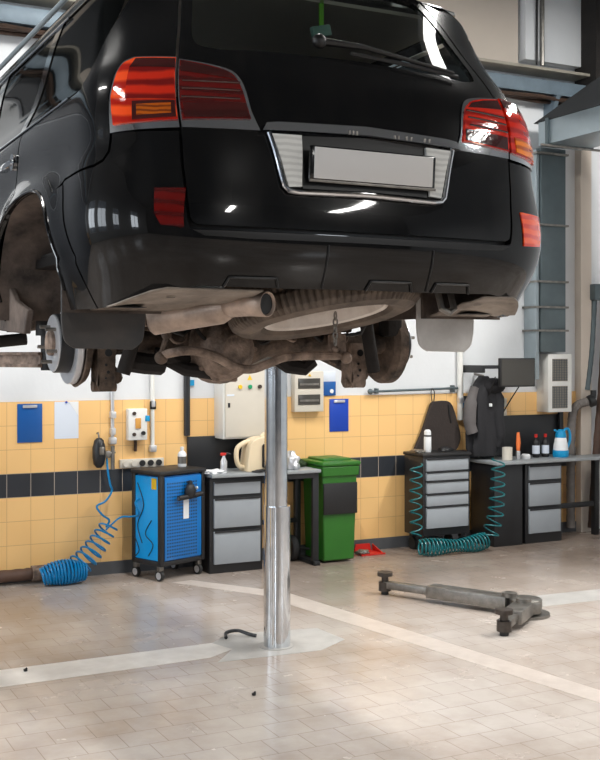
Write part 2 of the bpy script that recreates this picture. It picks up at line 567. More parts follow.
def dado_material():
    m = mat('wall_tiles', (235, 190, 125), 0.3)
    nt = m.node_tree
    b = nt.nodes['Principled BSDF']
    tc = nt.nodes['Texture Coordinate']
    sep = nt.nodes.new('ShaderNodeSeparateXYZ')
    nt.links.new(tc.outputs['Object'], sep.inputs['Vector'])
    sub = nt.nodes.new('ShaderNodeMath')
    sub.operation = 'SUBTRACT'
    sub.inputs[1].default_value = 0.107
    nt.links.new(sep.outputs['Z'], sub.inputs[0])
    sx = nt.nodes.new('ShaderNodeMath')
    sx.operation = 'ADD'
    sx.inputs[1].default_value = 7.88 - 0.066
    nt.links.new(sep.outputs['X'], sx.inputs[0])
    cb = nt.nodes.new('ShaderNodeCombineXYZ')
    nt.links.new(sx.outputs[0], cb.inputs[0])
    nt.links.new(sub.outputs[0], cb.inputs[1])

    def brick(c1, c2, mo, ms):
        br = nt.nodes.new('ShaderNodeTexBrick')
        br.offset = 0.0
        br.inputs['Scale'].default_value = 1
        br.inputs['Brick Width'].default_value = 0.197
        br.inputs['Row Height'].default_value = 0.197
        br.inputs['Mortar Size'].default_value = ms
        br.inputs['Mortar Smooth'].default_value = 0.3
        br.inputs['Color1'].default_value = lin(c1) + (1,)
        br.inputs['Color2'].default_value = lin(c2) + (1,)
        br.inputs['Mortar'].default_value = lin(mo) + (1,)
        nt.links.new(cb.outputs[0], br.inputs['Vector'])
        return br
    a = brick((240, 196, 132), (237, 191, 126), (196, 152, 104), 0.0022)
    d = brick((48, 52, 58), (42, 45, 50), (172, 160, 146), 0.003)
    g = nt.nodes.new('ShaderNodeMath')
    g.operation = 'COMPARE'
    g.inputs[1].default_value = 0.107 + 3.5 * 0.197
    g.inputs[2].default_value = 0.197 / 2
    nt.links.new(sep.outputs['Z'], g.inputs[0])
    mx = nt.nodes.new('ShaderNodeMix')
    mx.data_type = 'RGBA'
    nt.links.new(g.outputs[0], mx.inputs[0])
    nt.links.new(a.outputs['Color'], mx.inputs[6])
    nt.links.new(d.outputs['Color'], mx.inputs[7])
    nt.links.new(mx.outputs[2], b.inputs['Base Color'])
    return m


M['floor'] = floor_material()
M['dado'] = dado_material()
M['patch'] = mat('pale_cement', (236, 231, 225), 0.4, vscale=6, c2=(214, 208, 201))
M['grey_cement'] = mat('grey_cement', (196, 193, 189), 0.35, var=0.22, vscale=7)
M['line'] = mat('faded_line_paint', (212, 201, 192), 0.28, vscale=9, c2=(196, 184, 175))

struct(MB().box(WLX - 0.2, WRX + 0.2, WFY - 0.2, WBY + 0.2, -0.2, 0), 'floor', M['floor'])
struct(MB().box(WLX - 0.2, WRX + 0.2, WFY - 0.2, WBY + 0.2, CEIL, CEIL + 0.15), 'ceiling', M['ceiling'])
struct(MB().box(WLX - 0.2, WRX + 0.2, WBY, WBY + 0.2, 0, CEIL), 'wall_back', M['white_wall'])
struct(MB().box(WRX, WRX + 0.2, WFY, WBY, 0, CEIL), 'wall_right', M['side_wall'])
# left wall round its three windows and the added one
w = MB()
ys = [WFY] + [v for q in WIN for v in q[:2]] + [WBY]
for i in range(0, len(ys), 2):
    w.box(WLX - 0.2, WLX, ys[i], ys[i + 1], 0, CEIL)
for y0, y1, z0, z1 in WIN:
    w.box(WLX - 0.2, WLX, y0, y1, 0, z0).box(WLX - 0.2, WLX, y0, y1, z1, CEIL)
struct(w, 'wall_left', M['side_wall'])
for i, (y0, y1, z0, z1) in enumerate(WIN):
    f = MB()
    for a, b_ in ((y0, y0 + 0.06), (y1 - 0.06, y1), ((y0 + y1) / 2 - 0.03, (y0 + y1) / 2 + 0.03)):
        f.box(WLX - 0.02, WLX + 0.03, a, b_, z0, z1)
    for a, b_ in ((z0, z0 + 0.06), (z1 - 0.06, z1)):
        f.box(WLX - 0.02, WLX + 0.03, y0 + 0.06, y1 - 0.06, a, b_)
    struct(f, 'window_%d' % (i + 1), M['white_metal'])  # the first of these frames belongs to the added window
w = MB()
w.box(WLX, 7.7, WFY - 0.2, WFY, 0, CEIL).box(8.7, WRX, WFY - 0.2, WFY, 0, CEIL).box(7.7, 8.7, WFY - 0.2, WFY, 0, 2.35).box(7.7, 8.7, WFY - 0.2, WFY, 4.25, CEIL)
struct(w, 'wall_front', M['dark_wall'])
# tiled dado, base course
struct(MB().box(WLX, 8.02, WBY - 0.014, WBY, 0.107, 1.486), 'trim_1', M['dado'])
struct(MB().box(WLX, 8.3, WBY - 0.022, WBY, 0, 0.107), 'baseboard_back', M['baseboard'])
dm = MB().box(-5.2, 0.7, WBY - .05, WBY - .024, 0.0, 4.2)  # unseen dark panelling, added to darken the reflection in the car's flank
for k in range(1, 8):
    dm.box(-5.2, 0.7, WBY - .054, WBY - .048, k * .525 - .012, k * .525 + .012)
struct(dm, 'added_dark_panel', mat('added_panel_grey', (84, 88, 94), 0.6))
struct(MB().box(-5.4, 0.9, WBY - .06, WBY - .0, 4.25, CEIL), 'added_dark_trim', mat('added_dark_cladding', (78, 80, 84), 0.7))  # added above the panelling, likewise to darken the flank's reflection
# beige panel above the rail on the left, raised white panel right of it
struct(MB().box(0.9, 7.23, WBY - 0.05, WBY, 4.82, CEIL), 'trim_2', M['beige_wall'])
struct(MB().box(7.27, 8.02, WBY - 0.12, WBY, 4.9, CEIL, 0.005), 'trim_3', M['white_wall'])
struct(MB().box(8.02, 8.16, WBY - 0.10, WBY, 0, 4.4), 'trim_4', M['beige_wall'])
# cement strips and the painted line in the floor
def ground(poly, name, m, z=0.0015):
    mb = MB()
    mb.prism(poly, T(0, 0, 0.0002), z)
    return struct(mb, name, m)


ground([(0.4, 6.42), (1.0, 6.40), (1.7, 6.41), (2.66, 6.44), (2.86, 6.56), (2.80, 6.76), (1.4, 6.75), (0.4, 6.76)], 'trim_5', M['patch'])
ground([(2.66, 6.32), (3.35, 6.28), (3.62, 6.45), (3.6, 6.8), (3.0, 6.92), (2.8, 6.76), (2.86, 6.56)], 'trim_6', M['grey_cement'], 0.0012)
ground([(3.70, 7.88), (4.22, 4.4), (4.40, 4.4), (3.92, 7.95)], 'trim_7', M['line'])
ground([(5.35, 6.62), (8.0, 6.5), (8.0, 6.8), (5.45, 6.95)], 'trim_8', M['grey_cement'], 0.001)
ground([(3.73, 7.88), (3.25, 8.7), (3.43, 8.72), (3.92, 7.95)], 'trim_9', M['line'], 0.001)

# ------------------------------------------------------------------ rail along the back wall, ducts
t = thing('wall_rail', (2, WBY, 4.6), 'long grey steel rail with cables running high along the back wall', 'rail')
MB().box(WLX + 0.1 - 2, 6.3, -0.20, -0.0, -0.05, 0.09, 0.004).build('beam', M['steel_ledge'], t)
MB().box(WLX + 0.1 - 2, 6.3, -0.26, -0.0, 0.17, 0.20, 0.004).build('flange', M['ledge_flange'], t)
mb = MB()
for k in range(4):
    yy, zz = -0.05 - 0.045 * k, -0.085 - 0.012 * (k % 2)
    mb.tube([(-7.8 + j * 0.6, yy + 0.012 * math.sin(j * 1.3 + k), zz + 0.02 * math.sin(j * 2.1 + k * 2)) for j in range(24)], 0.02, 6)
mb.build('cable', M['ledge_dark'], t)
br = [-3.0, -1.0, 0.4, 1.35, 3.0, 4.8, 5.6]
for k, x in enumerate(br):
    MB().prism([(-0.22, 0.0), (0.0, 0.0), (0.0, -0.32), (-0.04, -0.32)], T(x, 0, -0.05) @ MZX, 0.05).build('bracket', M['steel_ledge'], t)

t = thing('conduit', (7.40, WBY, 0), 'thin grey conduit up the white pillar above the rail', 'conduit')
MB().cyl((0.07, -0.14, 4.85), (0.07, -0.14, CEIL - 0.01), 0.022, n=10).build('pipe', M['steel'], t)
MB().cyl((0.0, -0.14, 4.85), (0.0, -0.14, CEIL - 0.01), 0.012, n=8).build('wire', M['black_plastic'], t)

o = MB().box(8.0, 8.34, WBY - 0.35, WBY - 0.02, 4.35, CEIL - 0.002).build('steel_column', M['under_dark'])
tag(o, 'dark brown steel column high at the right of the back wall', 'column')
o = MB().box(8.2, 8.5, 8.2, 8.6, 4.6, CEIL - 0.002, 0.01).build('duct_riser', M['galv'])
tag(o, 'pale metal riser at the upper right edge of the photo', 'duct')

t = thing('ventilation_duct', (7.37, WBY, 0), 'grey rectangular ventilation duct dropping down the wall from the overhead run', 'duct')
MB().box(0.02, 0.34, -0.22, -0.006, 1.9, 3.99, 0.004).build('drop', M['galv_dark'], t)
MB().box(-0.03, 0.012, -0.20, -0.006, 1.62, 3.97, 0.003).build('side_channel', M['galv'], t)
MB().box(0.0, 0.56, -4.5, -0.2, 4.0, 4.24, 0.004).build('overhead_run', M['galv'], t)
for z in (3.93, 2.62, 2.36, 2.12, 3.2):
    MB().box(-0.055, 0.36, -0.245, -0.008, z - 0.01, z + 0.01).build('flange', M['steel'], t)
for y in (-0.35, -1.25, -2.6):
    MB().box(-0.02, 0.58, y - 0.02, y + 0.02, 3.985, 4.26).build('flange', M['galv_dark'], t)
MB().prism([(-0.12, 0.0), (-1.7, 0.0), (-1.7, 0.42), (-1.0, 0.24)], T(0.0, 0, 4.245) @ MZX, 0.56).build('hood', M['hood_grey'], t)
MB().cyl((-0.25, -0.55, 3.94), (0.75, -0.55, 3.94), 0.012, n=8).build('hanger_bar', M['steel'], t)
MB().cyl((0.7, -0.55, 3.2), (0.7, -0.55, 3.94), 0.006, n=6).build('hanger_wire', M['steel'], t)

t = thing('filter_unit', (7.50, WBY, 1.28), 'white wall unit with two mesh panels below the grey duct', 'air filter')
MB().box(0, 0.31, -0.20, -0.006, 0, 0.60, 0.008).build('housing', M['white_metal'], t)
for z0 in (0.04, 0.32):
    g = MB().box(0.05, 0.25, -0.204, -0.196, z0, z0 + 0.23).build('mesh_panel', M['grille'], t)
    q = MB()
    for k in range(9):
        q.box(0.052 + k * 0.022, 0.056 + k * 0.022, -0.21, -0.204, z0 + 0.005, z0 + 0.225)
    for k in range(9):
        q.box(0.052, 0.248, -0.209, -0.2045, z0 + 0.012 + k * 0.025, z0 + 0.016 + k * 0.025)
    q.build('louvre', M['galv_dark'], g)


LAMPL = ['nearest the dark front wall', 'over the right half of the front bay', 'by the right wall opposite the camera', 'above the tailgate of the car', 'before the added dark wall panel', 'above the left workbench and trolley', 'above the right workbench', 'over the right edge of the floor arms', 'before the left windows near the added panel', 'before the narrow left window']
def lamp(x, y, l, label):
    t = thing('unseen_ceiling_lamp', (x, y, LAMPZ), label, 'lamp', 'unseen fluorescent lamps')
    MB().box(-0.16, 0.16, -l / 2, l / 2, -0.05, 0.02, 0.01).build('housing', M['white_metal'], t)
    for sy in (-1, 1):
        MB().cyl((0, sy * l * 0.35, 0.02), (0, sy * l * 0.35, CEIL - LAMPZ), 0.008, n=6).build('rod', M['steel'], t)


for i, (x, y, l, r) in enumerate(LAMPS):
    lamp(x, y, l, 'unseen white fluorescent lamp hung from the ceiling ' + LAMPL[i])

# ------------------------------------------------------------------ CAR surface
ZT = [.36, .44, .48, .52, .57, .62, .70, .75, .88, 1.00, 1.10, 1.20, 1.26, 1.32, 1.40, 1.55, 1.70, 1.80]
WT = [.79, .855, .88, .902, .932, .958, .980, .985, .970, .946, .945, .932, .912, .885, .862, .832, .785, .74]
YT = [.13, .09, .065, .045, .022, .002, -.01, -.008, .005, .015, .03, .05, .07, .10, .145, .25, .38, .48]
CL, BOW, PN = .55, .05, 4.7


def pchip(X, Y):
    X, Y = np.array(X), np.array(Y)
    h = np.diff(X)
    d = np.diff(Y) / h
    m = np.zeros(len(X))
    for i in range(1, len(X) - 1):
        m[i] = 0 if d[i - 1] * d[i] <= 0 else (3 * (h[i - 1] + h[i])) / ((2 * h[i] + h[i - 1]) / d[i - 1] + (h[i] + 2 * h[i - 1]) / d[i])
    m[0], m[-1] = d[0], d[-1]

    def f(x):
        i = int(np.clip(np.searchsorted(X, x) - 1, 0, len(X) - 2))
        t_ = (x - X[i]) / h[i]
        if t_ < 0 or t_ > 1:
            j = 0 if t_ < 0 else -1
            return float(Y[j] + m[j] * (x - X[j]))
        return float((2 * t_**3 - 3 * t_**2 + 1) * Y[i] + (t_**3 - 2 * t_**2 + t_) * h[i] * m[i] + (-2 * t_**3 + 3 * t_**2) * Y[i + 1] + (t_**3 - t_**2) * h[i] * m[i + 1])
    return f


# smooth the tables a little through a dense resampling so that the gloss shows no kinks
def dense(X, Y, s=0.035):
    f = pchip(X, Y)
    xs = np.linspace(0.30, 1.90, 321)
    ys_ = np.array([f(v) for v in xs])
    k = np.exp(-0.5 * (np.arange(-16, 17) * (xs[1] - xs[0]) / s) ** 2)
    k /= k.sum()
    yp = np.concatenate([2 * ys_[0] - ys_[16:0:-1], ys_, 2 * ys_[-1] - ys_[-2:-18:-1]])
    return xs, np.convolve(yp, k, 'valid')


ZX, WV = dense(ZT, WT, 0.02)
_, YV = dense(ZT, YT, 0.02)
ph = np.linspace(0, PI / 2, 6001)


def corner(pn):
    rx = np.sin(ph) ** (2 / pn)
    ry = 1 - np.cos(ph) ** (2 / pn)
    al = np.concatenate([[0], np.cumsum(np.hypot(np.diff(rx * .98), np.diff(ry * CL)))])
    return rx, ry, al


rx, ry, al = corner(PN)
U0 = float(al[-1])
uu = np.linspace(0, U0, 400)
RX, RY = np.interp(uu, al, rx), np.interp(uu, al, ry)
rx, ry, al = corner(2.9)
RX2, RY2 = np.interp(uu / U0 * al[-1], al, rx), np.interp(uu / U0 * al[-1], al, ry)


def soft(z):
    t_ = min(1, max(0, (z - 1.27) / .30))
    return t_ * t_ * (3 - 2 * t_)


YEND = 4.45
AW, AH, AY = .535, .495, 1.04


def arch_d(y, z, yc):
    return (abs((y - yc) / AW) ** 2.5 + abs((z - .43) / AH) ** 2.5) ** (1 / 2.5)


def S(u, z, off=0.0):
    """body surface: u = distance along the belt from the middle of the tail (right side positive), z = height"""
    s_ = 1 if u >= 0 else -1
    a = abs(u)
    w_ = float(np.interp(z, ZX, WV))
    y0 = float(np.interp(z, ZX, YV))
    if a <= U0:
        nx, ny = float(np.interp(a, uu, RX)), float(np.interp(a, uu, RY))
        q = soft(z)
        if q > 0:
            nx = nx * (1 - q) + q * float(np.interp(a, uu, RX2))
            ny = ny * (1 - q) + q * float(np.interp(a, uu, RY2))
        x = w_ * nx
        y = y0 + (CL - y0) * ny + BOW * nx * nx * (1 - ny)
    else:
        x, y = w_, CL + (a - U0)
    if y > 2.6:
        x *= 1 - .045 * ((y - 2.6) / 2.3) ** 2
    # tuck at the lower sides eases out ahead of the bumper corner
    if z < .62 and y > .15:
        x += (0.975 - w_) * 0.55 * min(1, (y - .15) / .3) if w_ < .975 else 0
    if y > .3:
        for yc in (AY, 3.92):
            d = arch_d(y, z, yc)
            if d > .8:
                x += .022 * math.exp(-((d - 1.0) / .16) ** 2)
    if off:
        e = .004
        n_ = SN_(u, z)
        return Vector((s_ * x, y, z)) + n_ * off
    return Vector((s_ * x, y, z))


def SN_(u, z):
    e = .006
    a = S(u + e, z) - S(u - e, z)
    b_ = S(u, z + e) - S(u, z - e)
    n_ = a.cross(b_)
    n_.normalize()
    p = S(u, z)
    # outward
    if n_.dot(Vector((p.x, -0.0 if abs(u) > U0 else -0.6, 0))) < 0:
        n_ = -n_
    return n_


def ux(x, z):
    """u of the point of the tail at lateral position x"""
    w_ = float(np.interp(z, ZX, WV))
    return float(np.interp(min(abs(x) / w_, .9999), RX, uu))


def uy(y, z):
    """u of the point of the flank at length y"""
    if y >= CL:
        return U0 + y - CL
    y0 = float(np.interp(z, ZX, YV))
    lo, hi = 0.6, U0
    for _ in range(40):
        mid = (lo + hi) / 2
        if S(mid, z).y < y:
            lo = mid
        else:
            hi = mid
    return (lo + hi) / 2


def R(x, z):
    return (ux(x, z), z)


def D(y, z):
    return (uy(y, z), z)


def spl(pts, n=6):
    """smooth open curve through the points"""
    out = []
    P = [Vector(p) for p in pts]
    for i in range(len(P) - 1):
        a, b_, c, d = P[max(i - 1, 0)], P[i], P[i + 1], P[min(i + 2, len(P) - 1)]
        for k in range(n):
            t_ = k / n
            out.append(tuple(0.5 * ((2 * b_) + (c - a) * t_ + (2 * a - 5 * b_ + 4 * c - d) * t_**2 + (3 * b_ - a - 3 * c + d) * t_**3)))
    out.append(tuple(P[-1]))
    return out


def mir(half):
    """closed outline symmetric about u = 0 from its right half (listed from the bottom middle to the top middle)"""
    return half + [(-u, z) for u, z in reversed(half)]


def flip(poly):
    return [(-u, z) for u, z in reversed(poly)]


def inside(p, poly):
    x, y = p
    c = False
    j = len(poly) - 1
    for i in range(len(poly)):
        xi, yi = poly[i]
        xj, yj = poly[j]
        if (yi > y) != (yj > y) and x < (xj - xi) * (y - yi) / (yj - yi + 1e-12) + xi:
            c = not c
        j = i
    return c


def resample(poly, res):
    out = []
    k = len(poly)
    for i in range(k):
        a, b_ = Vector(poly[i]), Vector(poly[(i + 1) % k])
        if (b_ - a).length < 1e-5:
            continue
        n_ = max(1, int((b_ - a).length / res))
        out += [tuple(a.lerp(b_, j / n_)) for j in range(n_)]
    return out


def panel(name, poly, m, parent, off=0.0, thick=.012, res=.03, holes=(), fold=True):
    poly = resample(poly, res)
    hs = [resample(h, res) for h in holes]
    verts = list(poly)
    edges = [(i, (i + 1) % len(poly)) for i in range(len(poly))]
    for h in hs:
        b0 = len(verts)
        verts += h
        edges += [(b0 + i, b0 + (i + 1) % len(h)) for i in range(len(h))]
    bp_ = np.array(verts)
    u0, z0 = bp_.min(0)
    u1, z1 = bp_.max(0)
    for i in range(int((u1 - u0) / res) + 1):
        for j in range(int((z1 - z0) / res) + 1):
            p = (u0 + (i + .5) * res, z0 + (j + .5) * res)
            if inside(p, poly) and not any(inside(p, h) for h in hs):
                if ((bp_ - np.array(p)) ** 2).sum(1).min() > (res * .45) ** 2:
                    verts.append(p)
    vs, es, fs, *_ = delaunay_2d_cdt([Vector(v) for v in verts], edges, [], 0, 1e-6)
    tri = []
    for f in fs:
        c = (sum(vs[k].x for k in f) / 3, sum(vs[k].y for k in f) / 3)
        if inside(c, poly) and not any(inside(c, h) for h in hs):
            tri.append(tuple(f))
    P = [S(v.x, v.y, off) for v in vs]
    N = [SN_(v.x, v.y) for v in vs]
    cnt = {}
    faces = []
    for f in tri:
        a, b_, c = f
        if (P[b_] - P[a]).cross(P[c] - P[a]).dot(N[a]) < 0:
            f = (a, c, b_)
        faces.append(f)
        for i in range(3):
            e = (f[i], f[(i + 1) % 3])
            cnt[e] = cnt.get(e, 0) + 1
    V = [tuple(p) for p in P]
    NN = [tuple(n_) for n_ in N]
    side = []
    if thick > 0:
        for (a, b_), c in cnt.items():
            if (b_, a) not in cnt:
                pa, pb = P[a], P[b_]
                qa, qb = pa - N[a] * thick, pb - N[b_] * thick
                sn = (pb - pa).cross(N[a])
                if sn.length < 1e-9:
                    continue
                sn.normalize()
                k = len(V)
                V += [tuple(pa), tuple(pb), tuple(qb), tuple(qa)]
                NN += [tuple(sn)] * 4
                side.append((b_, a) and (k + 1, k, k + 3, k + 2))
    me = bpy.data.meshes.new(name)
    me.from_pydata(V, [], faces + side)
    me.materials.append(m)
    me.shade_smooth()
    me.normals_split_custom_set_from_vertices(NN)
    o = bpy.data.objects.new(name, me)
    COL.objects.link(o)
    o.parent = parent
    return o


def along(pts, off=0.0):
    return [S(u, z, off) for u, z in pts]


def strip(name, pts, r, m, parent, off=0.004):
    return MB().tube(along(resample_open(pts, .03), off), r, 8).build(name, m, parent)


def resample_open(pts, res):
    out = []
    for i in range(len(pts) - 1):
        a, b_ = Vector(pts[i]), Vector(pts[i + 1])
        n_ = max(1, int((b_ - a).length / res))
        out += [tuple(a.lerp(b_, j / n_)) for j in range(n_)]
    return out + [tuple(pts[-1])]


def arch(yc, a0, a1, k=1.0, n=22):
    """points of the wheel arch, angle 0 = rear foot, 180 = front foot"""
    out = []
    for i in range(n + 1):
        t_ = math.radians(a0 + (a1 - a0) * i / n)
        c, s_ = math.cos(t_), math.sin(t_)
        y = yc - AW * k * math.copysign(abs(c) ** (2 / 2.5), c)
        z = .43 + AH * k * math.copysign(abs(s_) ** (2 / 2.5), s_)
        out.append(D(y, z))
    return out


car = thing('car', (2.05, 3.49, 1.60), 'black estate car raised on the lift with its rear wheels off', 'car')
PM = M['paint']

# --- core that closes the body behind the panel gaps
body_poly = [D(YEND, .50), D(YEND, 1.16)] + [D(.6, 1.16)]
core_half = [(0, .53), R(.6, .52), D(.12, .50), D(.50, .50)] + arch(AY, 8, 172, 1.03) + [D(1.66, .47), D(3.3, .47)] + arch(3.92, 8, 172, 1.03) + [D(YEND, .5), D(YEND, 1.17), (0, 1.17)]
for sg in (1, -1):
    pl = core_half if sg == 1 else flip(core_half)
    panel('inner_shell', pl, M['step_black'], car, off=-.035, thick=0, res=.06)

# --- bumper
flare_out = spl([(1.105, .44), (1.15, .52), (1.20, .62), (1.25, .73), (1.30, .83), (1.35, .90)], 5)
bh = [(0, .512), (.30, .510), (.50, .512), (.66, .514), (.80, .502), (.93, .475), (1.05, .442)]
bh += flare_out[:-1] + [(1.34, .905), (1.20, .912), (1.03, .918), (.985, .932), (.962, .965), (.957, 1.028)]
bh += spl([(.722, 1.034), (.712, .95), (.692, .86), (.678, .76), (.670, .712), (.655, .703)], 4) + [(.60, .701), (0, .700)]
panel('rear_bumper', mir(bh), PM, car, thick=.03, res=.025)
bumper = bpy.data.objects['rear_bumper']
# step pad, seams of the towing cover and the two stub outlines
step = [(0, .676), (.45, .674), (.62, .680), (.66, .698), (0, .698)]
panel('step_pad', mir(step), M['step_black'], car, off=.006, thick=.008)
for x0, x1, z0_, z1_ in ((-.16, -.155, .515, .665), (.285, .29, .515, .665)):
    mb = MB()
    a = [S(math.copysign(ux(abs(x0), z), x0), z, .002) for z in np.linspace(z0_, z1_, 8)]
    mb.tube(a, .0035, 6)
    mb.build('seam', M['step_black'], bumper)
for cx_, wd in ((-.43, .10), (.40, .09), (.12, .10)):
    pts = []
    for q, z in ((-wd, .512), (-wd * .86, .545), (wd * .86, .545), (wd, .512)):
        pts.append((math.copysign(ux(abs(cx_ + q), z), cx_ + q), z))
    MB().tube(along(resample_open(pts, .02), .004), .005, 6).build('hook_cover_rim', M['step_black'], bumper)

# reflectors in the bumper corners
for sg, mm, nm in ((-1, M['red_dark'], 'dark red reflector'), (1, M['orange_lens'], 'orange lit reflector')):
    ua, ub = (.678, .785) if sg < 0 else (.735, .905)
    rfp = [(ua + .012, .705), (ub - .02, .712), (ub - .002, .75), (ub, .835), (ua + .004, .838)]
    if sg < 0:
        rfp = flip(rfp)
    o = panel('bumper_reflector', rfp, mm, car, off=.005, thick=.012, res=.02)
    o['label'] = nm

# --- tailgate
gate = [(0, .716), (.60, .716)] + spl([(.64, .717), (.660, .730), (.668, .77), (.682, .86), (.702, .95), (.712, 1.04), (.724, 1.18), (.734, 1.29), (.745, 1.38), (.748, 1.52), (.735, 1.66), (.71, 1.77)], 4) + [(0, 1.79)]
glass_h = [(0, 1.366), (.42, 1.358)] + spl([(.58, 1.348), (.67, 1.362), (.70, 1.42), (.695, 1.56), (.67, 1.70), (.64, 1.735)], 4) + [(0, 1.755)]
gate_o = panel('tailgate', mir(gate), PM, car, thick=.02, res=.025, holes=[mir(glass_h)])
panel('rear_window', mir(glass_h), M['rear_glass'], car, off=-.004, thick=.004, res=.03)
# lower crease line of the tailgate
mb = MB()
for sg in (1, -1):
    pass
# chrome garnish round the plate: top bar, two lamps, lower rim
TOP = [R(.40, 1.045), R(.412, 1.062), R(.395, 1.085)]
topbar = [(0, 1.062), (.38, 1.050), (.425, 1.046), (.408, 1.074), (.36, 1.080), (0, 1.093)]
o = panel('chrome_bar', mir(topbar), M['chrome'], car, off=.030, thick=.03, res=.02)
recess = [(0, .862), (.262, .858), (.262, 1.045), (0, 1.058)]
o = panel('plate_recess', mir(recess), M['step_black'], car, off=.006, thick=.0, res=.03)
for sg in (1, -1):
    rl = [(.268, .862), (.318, .858), (.350, .95), (.385, 1.042), (.268, 1.044)]
    rl = rl if sg == 1 else flip(rl)
    panel('reversing_light', rl, M['clear_lens'], car, off=.016, thick=.012, res=.02)
rimp = [(.395, 1.046), (.360, .94), (.334, .860), (.318, .845), (.28, .840), (0, .846)]
rimp = rimp + [(-u, z) for u, z in reversed(rimp[:-1])]
MB().tube(along(resample_open(rimp, .02), .014), .0085, 8).build('chrome_rim', M['chrome'], car)
# worn raised marks on the chrome bar
mb = MB()
for k, q in enumerate((-.075, -.06, -.045, .115, .13, .165, .185, .245, .265)):
    p = S(math.copysign(ux(abs(q), 1.07), q), 1.07, .031)
    mb.box(p.x - .004, p.x + .004, p.y - .003, p.y + .004, 1.063, 1.077, .001)
mb.build('worn_lettering', M['steel'], bpy.data.objects['chrome_bar'])
# number plate and its holder
hold = MB().box(-.262, .262, -.008, .008, -.064, .064, .008).build('plate_holder', M['trim_black'], car, loc=(.015, -.022, .945))
hold.rotation_euler = (math.radians(4), 0, 0)
MB().box(-.246, .246, -.004, .0, -.053, .056, .0015).build('number_plate', M['plate'], hold, loc=(0, -.0085, .002))
MB().box(-.262, .262, -.012, -.006, -.064, -.054, .002).build('lip', M['steel'], hold)
# chrome foot strip under the lamps and across the gate
for sg in (1, -1):
    # lamp on the gate
    li = [(.460, 1.088), (.708, 1.072), (.728, 1.283)] + spl([(.62, 1.270), (.535, 1.248), (.495, 1.20), (.472, 1.13)], 4)
    ci = [(.425, 1.052), (.709, 1.046), (.732, 1.293)] + spl([(.62, 1.281), (.528, 1.260), (.482, 1.21), (.455, 1.12)], 4)
    lo = [(.722, 1.070), (.945, 1.052), (.955, 1.15)] + spl([(.945, 1.235), (.93, 1.268), (.89, 1.288)], 4) + [(.742, 1.290)]
    co = [(.718, 1.045), (.962, 1.028), (.966, 1.15)] + spl([(.956, 1.24), (.94, 1.278), (.90, 1.298)], 4) + [(.740, 1.300)]
    P_ = (lambda q: q) if sg == 1 else flip
    tl = panel('tail_light', P_(ci), M['chrome'], car, off=.006, thick=.01, res=.02)
    tl['label'] = 'inner half on the tailgate with chrome surround'
    panel('lens', P_(li), M['red_dark'] if sg < 0 else M['red_lens'], tl, off=.014, thick=.01, res=.02)
    panel('lower_lens', P_([(.468, 1.092), (.700, 1.078), (.704, 1.128), (.475, 1.138)]), M['smoke_lens'], tl, off=.0165, thick=.004, res=.02)
    panel('upper_lens', P_([(.515, 1.226), (.718, 1.240), (.722, 1.278), (.62, 1.264), (.545, 1.246)]), M['smoke_lens'], tl, off=.0165, thick=.004, res=.02)
    for zb in (1.155, 1.185, 1.212):
        u_a, u_b = .50, .71
        pts = [(u_a + (u_b - u_a) * k / 8, zb - .006 * k / 8) for k in range(9)]
        if sg < 0:
            pts = [(-a, b_) for a, b_ in pts]
        MB().tube(along(pts, .0165), .004, 6).build('divider', M['smoke_lens'], tl)
    tl = panel('tail_light', P_(co), M['chrome'], car, off=.006, thick=.01, res=.02)
    tl['label'] = 'outer half on the body corner with chrome foot'
    panel('lens', P_(lo), M['streak_lens'] if sg < 0 else M['red_lens'], tl, off=.014, thick=.01, res=.02)
    panel('side_lens', P_([(.73, 1.14), (.90, 1.14), (.90, 1.250), (.742, 1.25)]), M['streak_red'] if sg < 0 else M['red_lens'], tl, off=.0165, thick=.004, res=.02)
    panel('upper_lens', P_([(.740, 1.25), (.90, 1.25), (.885, 1.282), (.744, 1.284)]), M['smoke_lens'], tl, off=.0175, thick=.004, res=.02)
    if sg < 0:
        panel('indicator_lens', P_([(.728, 1.078), (.875, 1.066), (.875, 1.13), (.732, 1.135)]), M['smoke_lens'], tl, off=.0175, thick=.004, res=.02)
        panel('bulb', P_([(.745, 1.090), (.86, 1.080), (.86, 1.118), (.745, 1.125)]), M['amber_dim'], tl, off=.019, thick=.002, res=.02)
    else:
        panel('indicator_lens', P_([(.755, 1.075), (.925, 1.06), (.925, 1.125), (.755, 1.135)]), M['amber'], tl, off=.0175, thick=.004, res=.02)

